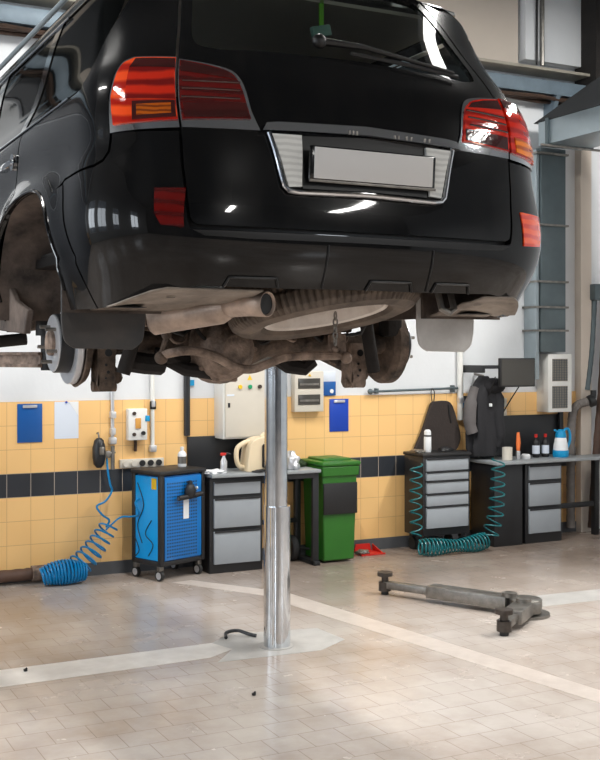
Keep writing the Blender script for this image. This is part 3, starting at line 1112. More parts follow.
# --- flanks (left = negative u)
ARC_REAR = arch(AY, 14, 180, 1.0)
for sg in (-1, 1):
    P_ = (lambda q: q) if sg == 1 else flip
    qh = [(.968, 1.028), (.972, .970), (.992, .942), (1.035, .928), (1.20, .922), (1.345, .916)]
    qh += [(1.355, .908)] + arch(AY, 50, 128, 1.12, 14) + [D(1.352, .94), D(1.335, 1.09), D(1.345, 1.19), D(1.33, 1.222)]
    qh += [D(.62, 1.222), D(.50, 1.225)] + spl([D(.455, 1.235), D(.425, 1.28), D(.40, 1.38), D(.39, 1.50), D(.42, 1.60), D(.50, 1.668)], 4)
    qh += [D(.50, 1.76), (.745, 1.76), (.748, 1.66), (.762, 1.52), (.758, 1.38), (.747, 1.308), (.90, 1.304), (.95, 1.284), (.967, 1.24), (.977, 1.15)]
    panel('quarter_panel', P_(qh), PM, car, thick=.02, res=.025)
    # arch moulding, wide at its rear foot
    fl = arch(AY, 4, 176, 1.0, 30) + list(reversed(arch(AY, 50, 170, 1.12, 22))) + list(reversed(flare_out[:-1]))
    fl = [D(.50, .44)] + fl[1:]
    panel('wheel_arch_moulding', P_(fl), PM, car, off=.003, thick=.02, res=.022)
    lip = [S(sg * u_, z_, .004) for u_, z_ in arch(AY, 6, 174, 1.0, 40)]
    MB().tube(lip, .007, 8).build('wheel_arch_lip', PM, car)
    # rear door, front door, fender, sill
    rd = [D(1.66, .50), D(2.28, .50), D(2.28, 1.222), D(1.345, 1.222), D(1.36, 1.19), D(1.35, 1.09), D(1.366, .945)] + arch(AY, 131, 172, 1.125, 10)
    dr = panel('rear_door', P_(rd), PM, car, thick=.02, res=.03)
    fd = panel('front_door', P_([D(2.295, .50), D(3.32, .50), D(3.36, .9), D(3.36, 1.222), D(2.295, 1.222)]), PM, car, thick=.02, res=.04)
    panel('front_fender', P_([D(3.335, .50), D(3.41, .50)] + arch(3.92, 5, 175, 1.0, 24) + [D(4.44, .5), D(4.44, 1.12), D(4.0, 1.17), D(3.375, 1.20), D(3.375, .9)]), PM, car, thick=.02, res=.05)
    panel('sill', P_([D(1.63, .43), D(3.38, .43), D(3.38, .488), D(1.63, .488)]), PM, car, off=.005, thick=.02, res=.05)
    for (hy, hz, par) in ((1.42, 1.11, dr), (2.45, 1.11, fd)):
        pc = S(sg * uy(hy, hz), hz)
        mb = MB().box(pc.x - .02, pc.x + .02, pc.y - .02, pc.y + .22, hz - .014, hz + .016, .01)
        mb.cyl((pc.x - .012, hy - .01, hz), (pc.x + .012 + .0, hy - .01, hz), .036, n=20)
        mb.build('door_handle', M['chrome'], par)
    # glass of the flank
    qg = [D(.49, 1.235), D(1.29, 1.232), D(1.13, 1.645), D(.52, 1.655)] + list(reversed(spl([D(.462, 1.242), D(.432, 1.285), D(.407, 1.38), D(.397, 1.50), D(.427, 1.60)], 4)))
    panel('quarter_window', P_(qg), M['side_glass'], car, off=-.002, thick=.004, res=.03)
    panel('rear_door_window', P_([D(1.385, 1.232), D(2.16, 1.232), D(2.16, 1.66), D(1.235, 1.66)]), M['side_glass'], car, off=-.003, thick=.004, res=.04)
    panel('front_door_window', P_([D(2.30, 1.232), D(3.34, 1.232), D(2.95, 1.60), D(2.30, 1.66)]), M['side_glass'], car, off=-.003, thick=.004, res=.05)
    panel('window_pillar', P_([D(1.29, 1.232), D(1.385, 1.232), D(1.235, 1.66), D(1.13, 1.66)]), M['trim_black'], car, off=.002, thick=.01, res=.04)
    panel('window_pillar', P_([D(2.16, 1.232), D(2.30, 1.232), D(2.30, 1.66), D(2.16, 1.66)]), M['trim_black'], car, off=.002, thick=.01, res=.04)
    panel('roof_side_rail', P_([D(.62, 1.668), D(2.9, 1.668), D(2.9, 1.735), D(.62, 1.735)]), PM, car, off=.0, thick=.01, res=.05)
    o = strip('belt_moulding', [(sg * a, b_) for a, b_ in (D(.60, 1.226), D(1.5, 1.226), D(3.34, 1.226))], .004, M['chrome'], car)
    o = strip('window_moulding', [(sg * a, b_) for a, b_ in (D(1.03, 1.655), D(2.1, 1.668), D(2.85, 1.64))], .006, M['chrome'], car)
    rr_ = [S(sg * uy(y, 1.76), 1.76, .03) for y in (.60, .80, 1.2, 2.0, 2.7, 2.85)]
    rr_[0].z -= .03
    rr_[-1].z -= .03
    MB().tube(rr_, .012, 10).build('roof_rack_rail', M['galv'], car)

# roof, tail top, windscreen, bonnet and nose
mb = MB()
nx_, ny_ = 16, 20
grid = []
for j in range(ny_ + 1):
    row = []
    for i in range(nx_ + 1):
        f_ = i / nx_ * 2 - 1
        y = .47 + (2.85 - .47) * (j / ny_) ** 1.5
        uq = uy(y + .01, 1.745)
        xe = min(.765, abs(S(uq, 1.745).x) + .004) if y < 1.0 else .765
        x = f_ * xe
        z = 1.745 + .09 * (1 - abs(f_) ** 2.6) * min(1, .25 + j / 4)
        row.append(mb.bm.verts.new((x, y, z)))
    grid.append(row)
for j in range(ny_):
    for i in range(nx_):
        mb.bm.faces.new((grid[j][i], grid[j][i + 1], grid[j + 1][i + 1], grid[j + 1][i]))
mb.build('roof', PM, car)
MB().box(-.58, .58, .46, .66, 1.79, 1.82, .015, rot=(math.radians(-6), 0, 0)).build('spoiler', PM, car)


def sheet(name, rows, m, parent):
    mb = MB()
    g = [[mb.bm.verts.new(p) for p in r_] for r_ in rows]
    for j in range(len(g) - 1):
        for i in range(len(g[0]) - 1):
            mb.bm.faces.new((g[j][i], g[j][i + 1], g[j + 1][i + 1], g[j + 1][i]))
    o = mb.build(name, m, parent)
    so = o.modifiers.new('solid', 'SOLIDIFY')
    so.thickness = .01
    return o


def bowrow(w_, y, z, by, bz, n=14):
    return [((k / n * 2 - 1) * w_, y - by * abs(k / n * 2 - 1) ** 2, z - bz * abs(k / n * 2 - 1) ** 2.5) for k in range(n + 1)]


sheet('windscreen', [bowrow(.72, 2.86, 1.83, .05, .10), bowrow(.80, 3.25, 1.55, .10, .06), bowrow(.86, 3.62, 1.26, .18, .02)], M['side_glass'], car)
sheet('bonnet', [bowrow(.90, 3.60, 1.25, .15, .06), bowrow(.92, 4.1, 1.22, .05, .07), bowrow(.90, 4.6, 1.13, .10, .08), bowrow(.86, 4.80, 1.05, .2, .06)], PM, car)
sheet('front_bumper', [bowrow(.88, 4.82, 1.04, .30, .03), bowrow(.93, 4.90, .90, .40, .0), bowrow(.93, 4.95, .70, .46, .0), bowrow(.92, 4.90, .48, .44, .0)], PM, car)
MB().box(-.45, .45, 4.86, 4.93, .74, 1.0, .02).build('radiator_grille', M['chrome'], car)
for sg in (-1, 1):
    MB().sph((sg * .70, 4.70, .93), .12, (1.4, .6, .8)).build('headlight', M['clear_lens'], car)
    MB().box(sg * .95 - .02, sg * .95 + .10 * sg + .02, 3.18, 3.30, 1.2, 1.36, .03).build('wing_mirror', PM, car)

# cabin seen through the glass
MB().box(-.82, .82, .22, 3.5, .66, .70).build('cabin_floor', M['step_black'], car)
MB().box(-.74, .74, .50, 3.2, 1.695, 1.71).build('headlining', M['cream_metal'], car)
for sx in (-.48, .02, .50):
    hr = MB().box(sx - .13, sx + .13, 1.30, 1.40, 1.33, 1.50, .03).build('headrest', M['cloth_dark'], car)
MB().box(-.72, .72, 1.28, 1.44, .80, 1.30, .04).build('rear_seat', M['cloth_dark'], car)
MB().box(.0, .085, .42, .445, 1.535, 1.58, .006, rot=(0, math.radians(-14), 0)).build('window_sticker', M['teal_pale'], car)
MB().box(.075, .092, .50, .51, 1.60, 1.71).build('air_freshener', M['fresh'], car)

# wiper
wp = MB()
pA = S(-ux(.13, 1.405), 1.405, .03)
pB = S(ux(.46, 1.355), 1.355, .028)
wp.tube([pA, pA.lerp(pB, .3) + Vector((0, -.012, .012)), pB], [.016, .011, .006], 8)
wob = wp.build('rear_wiper', M['step_black'], car)
MB().sph(pA, .03, (1, .7, .9)).build('wiper_pivot', M['step_black'], wob)
q1, q2 = pA.lerp(pB, .22) + Vector((0, -.0, -.018)), pB + Vector((0.02, 0.004, -.012))
MB().tube([q1, q1.lerp(q2, .5) + Vector((0, -.012, 0)), q2], .008, 6).build('wiper_blade', M['black_rubber'], wob)

# --- mud flaps
def flap(name, x0, x1, zt, zb, y, m, lab):
    poly = [(x0, zt), (x0 + (0.006 if x0 < 0 else 0), zb + .06), (x0 + .05, zb), (x1 - .05, zb - .004), (x1, zb + .06), (x1, zt)]
    poly = resample([(a, b_) for a, b_ in poly], .2)
    out = [(x0, zt)] + spl([(x0, zb + .10), (x0 + .012, zb + .03), (x0 + .05, zb)], 5) + spl([(x1 - .05, zb - .004), (x1 - .012, zb + .03), (x1, zb + .10)], 5) + [(x1, zt)]
    o = MB().prism(out, T(0, y, 0) @ MXZ, .014).build(name, m, car, bevel=.003)
    o['label'] = lab
    return o


flap('mud_flap', -.975, -.655, .70, .30, .52, M['flap'], 'dark left mud flap')
flap('mud_flap', .553, .845, .52, .292, .52, M['flap_dust'], 'dust-greyed right mud flap')

# --- wheel wells
for sg in (-1, 1):
    mb = MB()
    A = arch(AY, 0, 180, .995, 30)
    yz = [(S(u, z).y, z) for u, z in A]
    prev = None
    for (y, z) in yz:
        row = [mb.bm.verts.new((sg * xx, y, z + (0.0 if xx > .9 else .0))) for xx in (.975, .80, .58)]
        if prev:
            for k in range(2):
                mb.bm.faces.new((prev[k], prev[k + 1], row[k + 1], row[k]))
        prev = row
    mb.build('wheel_arch_liner', M['liner'], car)
    ip = [(y, z) for y, z in yz]
    MB().prism(ip, T(sg * .58 - .01, 0, 0) @ MZX, .02).build('inner_wing', M['liner'], car)
    q = MB()
    q.prism([(AY + .02 + a, b_) for a, b_ in ((.18, .40), (.22, .78), (.13, .90), (-.02, .90), (-.02, .68), (.06, .50), (.10, .38))], T(sg * .60 - (.09 if sg > 0 else 0), 0, 0) @ MZX, .09 )
    q.build('spring_tower', M['liner'], car, bevel=.01)
MB().prism([(1.80, .39), (1.80, .58), (1.60, .60), (1.475, .517), (1.23, .464), (1.29, .365)], T(-.93, 0, 0) @ MZX, .03).build('splash_guard', M['liner'], car, bevel=.006)

# --- chassis
for sg in (-1, 1):
    mb = MB()
    pts = [(.20, .60), (.62, .62), (.80, .64), (1.35, .60), (1.65, .48), (3.3, .46), (3.6, .56), (4.6, .56)]
    for i in range(len(pts) - 1):
        (ya, za), (yb, zb) = pts[i], pts[i + 1]
        mb.prism([(ya, za - .05), (yb, zb - .05), (yb, zb + .05), (ya, za + .05)], T(sg * .52 - .04, 0, 0) @ MZX, .08)
    mb.build('chassis_rail', M['rust'], car)
MB().box(-.80, .80, .10, 1.6, .70, .72).build('boot_floor', M['under_dark'], car)
MB().box(-.80, .80, 1.6, 4.4, .50, .56, .01).build('underbody', M['under_dark'], car)
for y, z in ((.96, .66), (1.62, .52), (2.6, .46)):
    MB().box(-.54, .54, y - .04, y + .04, z - .035, z + .035, .008).build('cross_member', M['rust'], car)
# undertray behind the bumper: two ribbed pans, bright edge lips
for sg in (-1, 1):
    u_ = MB()
    xa, xb = (-.875, -.36) if sg < 0 else (.60, .875)
    zz = lambda y: .508 - .16 * (y - .11)
    g_ = []
    for j in range(9):
        y = .11 + .39 * j / 8
        row = []
        for i in range(11):
            x = xa + (xb - xa) * i / 10
            e_ = max(0, abs(x) - .74) / .135
            yy = y + .16 * e_ ** 1.6 * (1 - j / 8)
            row.append(u_.bm.verts.new((x, yy, zz(yy) - .035 * e_ * (1 - j / 8) + (.006 if j in (3, 6) else 0))))
        g_.append(row)
    for j in range(8):
        for i in range(10):
            u_.bm.faces.new((g_[j][i], g_[j][i + 1], g_[j + 1][i + 1], g_[j + 1][i]))
    pan = u_.build('undertray', M['pan'], car)
    so = pan.modifiers.new('solid', 'SOLIDIFY')
    so.thickness = .006
    MB().cyl((sg * .66, .24, .478), (sg * .66, .24, .4795), .016, n=14).build('drain_hole', M['step_black'], pan)
    MB().prism([(sg * .70, .38), (sg * .84, .38), (sg * .84, .46), (sg * .70, .46)], T(0, 0, .448), .002).build('drain_slot', M['step_black'], pan)
MB().tube([(.50, .30, .56), (.50, .26, .46), (.53, .25, .445), (.56, .26, .46), (.56, .30, .56)], .014, 8).build('tow_hook', M['steel'], car)

# rear axle with differential
ax = MB()
ax.tube([(-.76, 1.07, .325), (-.5, 1.07, .325), (-.34, 1.07, .325), (-.24, 1.07, .31), (-.06, 1.07, .30), (.10, 1.07, .325), (.5, 1.07, .325), (.76, 1.07, .325)], [.045, .05, .055, .10, .105, .06, .05, .045], 18)
axo = ax.build('rear_axle', M['rust'], car)
mxd = T(-.15, 1.0, .30) @ Matrix.Rotation(PI / 2, 4, 'X')
df = MB()
df.lathe([(.02, -.02), (.06, .18), (.10, .14), (.135, .06), (.15, .0), (.15, -.05), (.10, -.16), (.06, -.30)][1:], mxd, 28)
for k in range(10):
    a = 2 * PI * k / 10
    df.cyl((-.15 + .136 * math.cos(a), .93, .30 + .136 * math.sin(a)), (-.15 + .136 * math.cos(a), 1.0, .30 + .136 * math.sin(a)), .011, n=6)
df.build('differential', M['rust_lt'], axo)
MB().tube([(-.40, 1.0, .25), (-.32, .98, .215), (-.18, .97, .20), (-.10, .97, .215)], [.02, .03, .035, .02], 10).build('drain_guard', M['under_dark'], axo)
# anti-roll bar: straight left, dips under the differential, rises right
MB().tube(spl([(-.47, .86, .275), (-.40, .80, .292), (-.32, .80, .288), (-.24, .80, .262), (-.17, .80, .226), (-.09, .80, .216), (-.01, .80, .240), (.08, .80, .268), (.26, .80, .272), (.34, .82, .272)], 5), .019, 10).build('anti_roll_bar', M['rust_lt'], car)
MB().tube([(-.52, 1.2, .40), (.50, 1.16, .36)], .02, 10).build('panhard_rod', M['rust'], car)
for sg in (-1, 1):
    # lower bracket hanging below the axle, with holes and a bush
    bx = .655 * sg if sg < 0 else .545
    b_ = MB()
    pl = [(-.035, .33), (.04, .33), (.035, .22), (.036, .15), (.020, .125), (-.030, .125), (-.042, .15), (-.032, .22)]
    b_.prism([(bx + a, z) for a, z in pl], T(0, 1.0, 0) @ MXZ, .008)
    b_.prism([(bx + a, z) for a, z in pl], T(0, 1.09, 0) @ MXZ, .008)
    b_.box(bx - .04, bx - .033, 1.0, 1.095, .15, .33)
    b_.cyl((bx - .05, 1.045, .145), (bx + .05, 1.045, .145), .022, n=14)
    bo = b_.build('axle_bracket', M['rust'] if sg < 0 else M['rust_lt'], car)
    for hx, hz, hr in ((.005, .285, .016), (-.005, .235, .006), (.004, .205, .007), (-.006, .18, .005)):
        MB().cyl((bx + hx, .996, hz), (bx + hx, .9995, hz), hr, n=12).build('bracket_hole', M['step_black'], bo)
    # arms, springs, dampers
    MB().tube([(sg * .60, 1.05, .18), (sg * .56, 1.5, .30), (sg * .52, 1.95, .42)], .028, 10).build('trailing_arm', M['rust'], car)
    MB().tube([(sg * .40, 1.05, .42), (sg * .42, 1.4, .48), (sg * .45, 1.7, .50)], .022, 10).build('upper_arm', M['rust'], car)
    cs = []
    for k in range(73):
        a = k / 72 * 2 * PI * 5
        cs.append((sg * .47 + .058 * math.cos(a), 1.05 + .058 * math.sin(a), .36 + .27 * k / 72))
    MB().tube(cs, .0085, 7).build('coil_spring', M['under_dark'], car)
    d_ = MB().cyl((sg * .60, .96, .20), (sg * .53, .92, .45), .03, n=14).cyl((sg * .53, .92, .45), (sg * .50, .90, .62), .014, n=10)
    d_.build('shock_absorber', M['under_dark'], car)
    # brake: shield, disc, hub with studs; axis along X
    X = Matrix.Rotation(sg * PI / 2, 4, 'Y')
    c0 = T(sg * .735, 1.14, .325) @ X
    MB().lathe([(.05, -.045), (.10, -.035), (.165, -.015), (.186, .012), (.186, .055), (.182, .055), (.180, .018), (.10, .0), (.05, -.01)] if sg > 0 else [(.05, -.045), (.10, -.035), (.165, -.015), (.185, .015), (.180, .018), (.10, .0), (.05, -.01)], c0, 36).build('brake_shield', M['rust'], car)
    dc = MB().lathe([(.09, .022), (.17, .022), (.172, .026), (.172, .046), (.17, .05), (.09, .05)], c0, 48).build('brake_disc', M['steel_light'], car)
    MB().lathe([(.122, .045), (.1235, .05), (.1235, .105), (.119, .108)], c0, 40, caps=False).build('disc_drum', M['black_metal'], dc)
    MB().lathe([(.04, .107), (.05, .112), (.118, .112), (.120, .105)], c0, 40).build('disc_face', M['steel_light'], dc)
    for o_ in [q for q in bpy.data.objects if q.parent == dc] if sg > 0 else []:
        pass
    hub = MB().lathe([(.052, .105), (.052, .126), (.046, .132), (.02, .136)], c0, 28).build('hub', M['rust_lt'], car)
    for k in range(5):
        a = 2 * PI * k / 5 + .5
        s0 = c0 @ Vector((.078 * math.cos(a), .078 * math.sin(a), .11))
        s1 = c0 @ Vector((.078 * math.cos(a), .078 * math.sin(a), .155))
        MB().cyl(s0, s1, .0075, n=8).build('wheel_stud', M['steel'], hub)
    MB().box(sg * .735 - .05, sg * .735 + .03, .97, 1.07, .36, .50, .015).build('brake_caliper', M['under_dark'], car)
    # rounder dark lump: hub carrier end behind
    MB().sph((sg * .64, 1.13, .32), .07, (1.2, 1, 1)).build('axle_end', M['under_dark'], car)
    MB().tube([(sg * .5, .78, .60), (sg * .46, .72, .48), (sg * .44, .80, .37), (sg * .36, .9, .36), (sg * .25, 1.0, .42)], .008, 6).build('brake_hose', M['black_rubber'], car)
    # front hubs so that the nose does not stand on nothing
    c1 = T(sg * .78, 3.92, .33) @ X
    MB().lathe([(.09, .0), (.17, .0), (.17, .03), (.12, .035), (.12, .09), (.05, .1)], c1, 32).build('front_brake_disc', M['steel_light'], car)
    MB().cyl((sg * .3, 3.92, .38), (sg * .78, 3.92, .33), .04).build('front_arm', M['under_dark'], car)

# link at the left end of the anti-roll bar and clutter on the axle
MB().tube([(-.47, .86, .275), (-.455, .84, .34), (-.46, .84, .43)], .014, 8).sph((-.47, .86, .265), .028).sph((-.455, .84, .36), .022).build('drop_link', M['rust'], car)
MB().tube([(.34, .84, .262), (.34, .84, .35), (.36, .84, .45)], .014, 8).box(.30, .38, .82, .86, .265, .37, .012).sph((.37, .81, .262), .026).sph((.31, .80, .30), .015).build('drop_link', M['rust_lt'], car)
for pts_, r_ in (([(-.45, 1.0, .28), (-.40, .98, .27), (-.33, 1.0, .25), (-.28, 1.02, .28)], .03), ([(.16, 1.1, .27), (.22, 1.08, .225), (.29, 1.06, .215), (.33, 1.06, .25)], .035), ([(-.56, 1.0, .25), (-.50, .98, .24), (-.42, 1.0, .235)], .045)):
    MB().tube(pts_, r_, 9).build('rubber_mount', M['under_dark'], car)
for k in range(7):
    x = -.44 + .13 * k
    MB().tube(spl([(x, .93, .40 + .02 * (k % 2)), (x + .04, .90, .33 + .02 * (k % 3)), (x + .10, .93, .34), (x + .13, .98, .40)], 4), .006 + .002 * (k % 2), 6).build('brake_line', M['under_dark'] if k % 2 else M['rust_lt'], car)
MB().box(-.40, .36, 1.30, 1.75, .40, .50, .03).build('fuel_tank', M['under_dark'], car)
MB().box(-.44, .44, 1.8, 3.2, .44, .52, .03).build('gearbox_guard', M['under_dark'], car)

# muffler with turned tail pipe
mu = MB()
c_ = [(-.78, .62, .452), (-.70, .585, .452), (-.42, .46, .452), (-.36, .43, .452)]
mu.tube([(-.615, .60, .408), (-.60, .59, .412), (-.40, .40, .452), (-.375, .375, .458)], [.045, .060, .060, .045], 28)
mo = mu.build('muffler', M['muffler'], car)
tp = MB()
tp.tube([(-.40, .40, .454), (-.368, .345, .463), (-.335, .28, .466), (-.298, .205, .462)], [.038, .042, .043, .043], 28, caps=False)
tpo = tp.build('tail_pipe', M['muffler'], mo)
so = tpo.modifiers.new('solid', 'SOLIDIFY')
so.thickness = -.004
MB().tube([(-.32, .25, .4650), (-.302, .213, .4625)], .038, 20).build('pipe_bore', M['step_black'], mo)
MB().tube([(-.62, .57, .41), (-.72, .70, .44), (-.70, .95, .52), (-.55, 1.3, .46), (-.45, 2.0, .40)], .03, 12).build('exhaust_pipe', M['rust'], mo)

# spare wheel slung under the boot floor
mxs = T(.125, .53, .405) @ Matrix.Rotation(math.atan(.10), 4, 'Y').inverted() @ Matrix.Rotation(math.atan(-.19), 4, 'X')
spm = MB()
prof = [(.262, .20), (.258, .05), (.262, .028), (.275, .012), (.32, .0), (.362, .012), (.388, .034), (.398, .06), (.401, .085), (.401, .10), (.401, .115), (.400, .17), (.392, .21), (.365, .235), (.30, .24), (.27, .225)]
n_ = 264
rings = []
for i, (r_, h_) in enumerate(prof):
    ring = []
    for j in range(n_):
        rr2 = r_
        if .380 < r_ and .03 < h_ < .22:
            rr2 = r_ - (.013 if (j % 3 == 0) else 0) - (.010 if .095 < h_ < .105 else 0)
        a = 2 * PI * j / n_
        ring.append(spm.bm.verts.new(mxs @ Vector((rr2 * math.cos(a), rr2 * math.sin(a), h_))))
    rings.append(ring)
for i in range(len(rings) - 1):
    for j in range(n_):
        spm.bm.faces.new((rings[i][j], rings[i][(j + 1) % n_], rings[i + 1][(j + 1) % n_], rings[i + 1][j]))
sp = spm.build('spare_tyre', M['tyre'], car, angle=24)
rm = MB()
rm.lathe([(.264, .205), (.258, .10), (.262, .036), (.254, .026), (.240, .034), (.228, .07), (.222, .115), (.18, .125), (.12, .11), (.07, .10), (.04, .10)][::1], mxs, 56)
for k in range(5):
    a = 2 * PI * k / 5
    p0 = mxs @ Vector((.19 * math.cos(a), .19 * math.sin(a), .105))
    p1 = mxs @ Vector((.08 * math.cos(a), .08 * math.sin(a), .085))
    rm.tube([p0, p1], [.03, .035], 10)
rm.build('rim', M['rim'], sp)
mb = MB()
for k in range(5):
    zc = .435 - .026 * k
    pts = []
    for j in range(12):
        a = 2 * PI * j / 12
        if k % 2:
            pts.append((.145 + .009 * math.cos(a), .50, zc + .017 * math.sin(a)))
        else:
            pts.append((.145, .50 + .009 * math.cos(a), zc + .017 * math.sin(a)))
    mb.tube(pts, .0035, 6, closed=True)
mb.build('chain', M['steel'], sp)

# ------------------------------------------------------------------ the in-ground lift that carries the car
def lift_post(x, y, sg, label):
    t = thing('lift_post', (x, y, 0), label, 'car lift', 'posts of the in-ground lift under the car')
    MB().cyl((0.008, 0, .0), (0.008, 0, .905), .086, n=40).build('outer_sleeve', M['ram_steel'], t)
    MB().cyl((-.06, -.07, .012), (-.06, -.07, .905), .012, n=10).build('guide_rod', M['ram_steel'], t)
    MB().cyl((0, 0, .90), (0, 0, 1.80), .0735, n=40).build('ram', M['ram_steel'], t)
    MB().cyl((0.0, 0, .0), (0.0, 0, .008), .112, n=32).build('floor_collar', M['grey_cement'], t)
    MB().box(-.13, .13, -.20, .20, 1.80, 1.90, .015).build('carriage', M['steel'], t)
    for ey, dx in ((-1.05, .46), (.95, .46)):
        mb = MB()
        p0 = Vector((-sg * .05, math.copysign(.15, ey), 1.852))
        p1 = Vector((-sg * dx, ey, 1.852))
        d = p1 - p0
        ang = math.atan2(d.y, d.x)
        mid = (p0 + p1) / 2
        L_ = d.length
        for dz in (-.03, .03):
            mb.box(mid.x - L_ / 2, mid.x + L_ / 2, mid.y - .055, mid.y + .055, mid.z + dz - .008, mid.z + dz + .008, .003, rot=(0, 0, ang))
        mb.box(mid.x - L_ / 2, mid.x + L_ / 2, mid.y - .04, mid.y + .04, mid.z - .03, mid.z + .03, 0, rot=(0, 0, ang))
        arm = mb.build('swing_arm', M['rust_lt'], t)
        zt = 2.045 if ey < 0 else 2.005
        MB().cyl((p1.x, p1.y, 1.80), (p1.x, p1.y, 1.99), .03, n=14).cyl((p1.x, p1.y, 1.97), (p1.x, p1.y, zt), .055, n=20).build('lift_pad', M['black_rubber'], arm)
    return t


lift_post(3.140, 6.50, 1, 'polished steel lift post rising from the floor below the car, left of the green bin')
lift_post(.93, 6.50, -1, 'polished steel lift post under the left sill of the car')

# neighbouring bay: lowered lift with two arms lying open on the floor
t = thing('lowered_lift', (5.12, 6.46, 0), 'dirty steel lift arms folded down on the floor right of the post', 'car lift')
MB().cyl((0, 0, 0), (0, 0, .02), .17, n=32).build('floor_plate', M['steel'], t)
MB().lathe([(.10, .02), (.115, .03), (.115, .115), (.10, .125)], None, 32).box(-.09, .03, -.14, .16, .03, .11, .01).build('carriage', M['steel'], t)


def floor_arm(p0, p1, w0, w1, pad_h):
    p0, p1 = Vector(p0), Vector(p1)
    d = p1 - p0
    ang = math.atan2(d.y, d.x)
    split = p0.lerp(p1, .62)

    def bar(a, b, wd, z0, z1, ov=0):
        mid = (a + b) / 2
        L_ = (b - a).length + ov
        m_ = MB()
        m_.box(mid.x - L_ / 2, mid.x + L_ / 2, mid.y - wd, mid.y + wd, z0, z1, .006, rot=(0, 0, ang))
        return m_
    a1 = bar(p0, split, w0, .035, .125).build('swing_arm', M['steel'], t)
    bar(p0.lerp(p1, .5), p1, w1, .05, .105).build('extension', M['steel'], a1)
    pd = MB().cyl((p1.x, p1.y, .03), (p1.x, p1.y, .10), .05, n=20).cyl((p1.x, p1.y, .09), (p1.x, p1.y, .145), .028, n=14).cyl((p1.x, p1.y, .145), (p1.x, p1.y, .175), .06, n=20)
    pd.build('lift_pad', M['dark_steel'], a1)
    MB().cyl((p0.x, p0.y, .12), (p0.x, p0.y, .15), .055, n=20).build('pivot_pin', M['steel'], a1)
    MB().cyl((p1.x, p1.y, .001), (p1.x, p1.y, .03), .03, n=14).build('pad_foot', M['black_rubber'], a1)


floor_arm((-.07, .10, 0), (-.54, 1.06, 0), .07, .035, .1)
floor_arm((-.10, -.10, 0), (-.50, -.40, 0), .07, .045, .1)

o = MB().tube(spl([(2.92, 6.80, .012), (2.95, 6.86, .03), (3.03, 6.86, .035), (3.08, 6.80, .02), (3.12, 6.76, .012)], 4), .012, 8).build('steel_hook', M['black_metal'])
tag(o, 'small black steel hook lying on the floor left of the post', 'hook')
for x, y, lb in ((2.58, 5.62, 'small black bolt lying on the floor in front of the post'), (1.57, 6.66, 'small black nut on the pale cement strip')):
    o = MB().cyl((x, y, .001), (x, y, .014), .012, n=6).cyl((x, y, .012), (x + .01, y, .02), .006, n=8).build('loose_bolt', M['black_metal'])
    tag(o, lb, 'bolt')

# ------------------------------------------------------------------ blue tool trolley
t = thing('tool_trolley', (3.165, 8.73, 0), 'blue pegboard tool trolley with black posts on casters', 'tool trolley', rz=.36)
W_, Dp = .495, .375
MB().box(.02, W_ - .02, .012, Dp - .012, .16, .865).build('body', M['blue_bright'], t)
fp = MB().box(.045, W_ - .045, -.004, .012, .175, .855, .003).build('front_panel', M['blue_bright'], t)
h = MB()
for i in range(13):
    for j in range(23):
        x, z = .075 + i * .0262, .20 + j * .0275
        h.box(x - .0065, x + .0065, -.0052, -.0035, z - .0065, z + .0065)
h.build('peg_hole', M['black_metal'], fp)
for x in (0, W_ - .04):
    for y in (0, Dp - .04):
        MB().box(x, x + .04, y - .006, y + .04, .13, .885, .008).build('corner_post', M['black_plastic'], t)
MB().box(-.01, W_ + .01, -.012, Dp + .01, .875, .912, .012).build('top_tray', M['black_plastic'], t)
MB().box(0, W_, 0, Dp, .125, .165, .008).build('base_frame', M['black_plastic'], t)
MB().box(.008, .02, .04, Dp - .04, .17, .86, .002).build('side_panel', M['blue_lit_side'], t)
sd = MB()
for pts in ([(.30, .8), (.22, .62), (.30, .45), (.24, .3)], [(.12, .5), (.2, .38), (.1, .3), (.16, .2)], [(.34, .35), (.28, .24), (.33, .18)]):
    sd.tube(spl([(.004, y, z) for y, z in pts], 4), .004, 6)
sd.build('dangling_wire', M['black_plastic'], t)
MB().box(.004, .009, .06, .12, .76, .85).build('warning_sticker', M['yellow'], t)
for x, y in ((.035, .035), (W_ - .035, .035), (.035, Dp - .035), (W_ - .035, Dp - .035)):
    c = MB().cyl((x - .014, y + .015, .045), (x + .014, y + .015, .045), .044, n=20).build('caster', M['black_rubber'], t)
    MB().cyl((x - .016, y + .015, .045), (x + .016, y + .015, .045), .030, n=18).build('wheel_cap', M['steel_light'], c)
    MB().box(x - .022, x + .022, y - .01, y + .03, .085, .13, .004).build('fork', M['steel'], c)
g = thing('impact_wrench', (3.44, 8.82, .70), 'black pistol air tool hanging on the blue trolley panel', 'air tool', rz=.35)
MB().cyl((-.13, -.03, -.02), (.13, -.03, 0), .022, n=14).sph((.0, -.03, .03), .05, (1.1, .8, 1.3)).build('tool_body', M['black_plastic'], g)
MB().box(-.02, .02, -.045, -.01, .02, .12, .01).build('tool_handle', M['black_plastic'], g)
MB().cyl((-.14, -.03, -.02), (-.10, -.03, -.02), .014, n=10).build('chuck', M['steel'], g)
MB().sph((.06, -.045, .055), .014).build('trigger', M['steel_light'], g)
MB().box(.245, .305, -.0075, -.0045, .50, .66).build('data_label', M['white_plastic'], t)


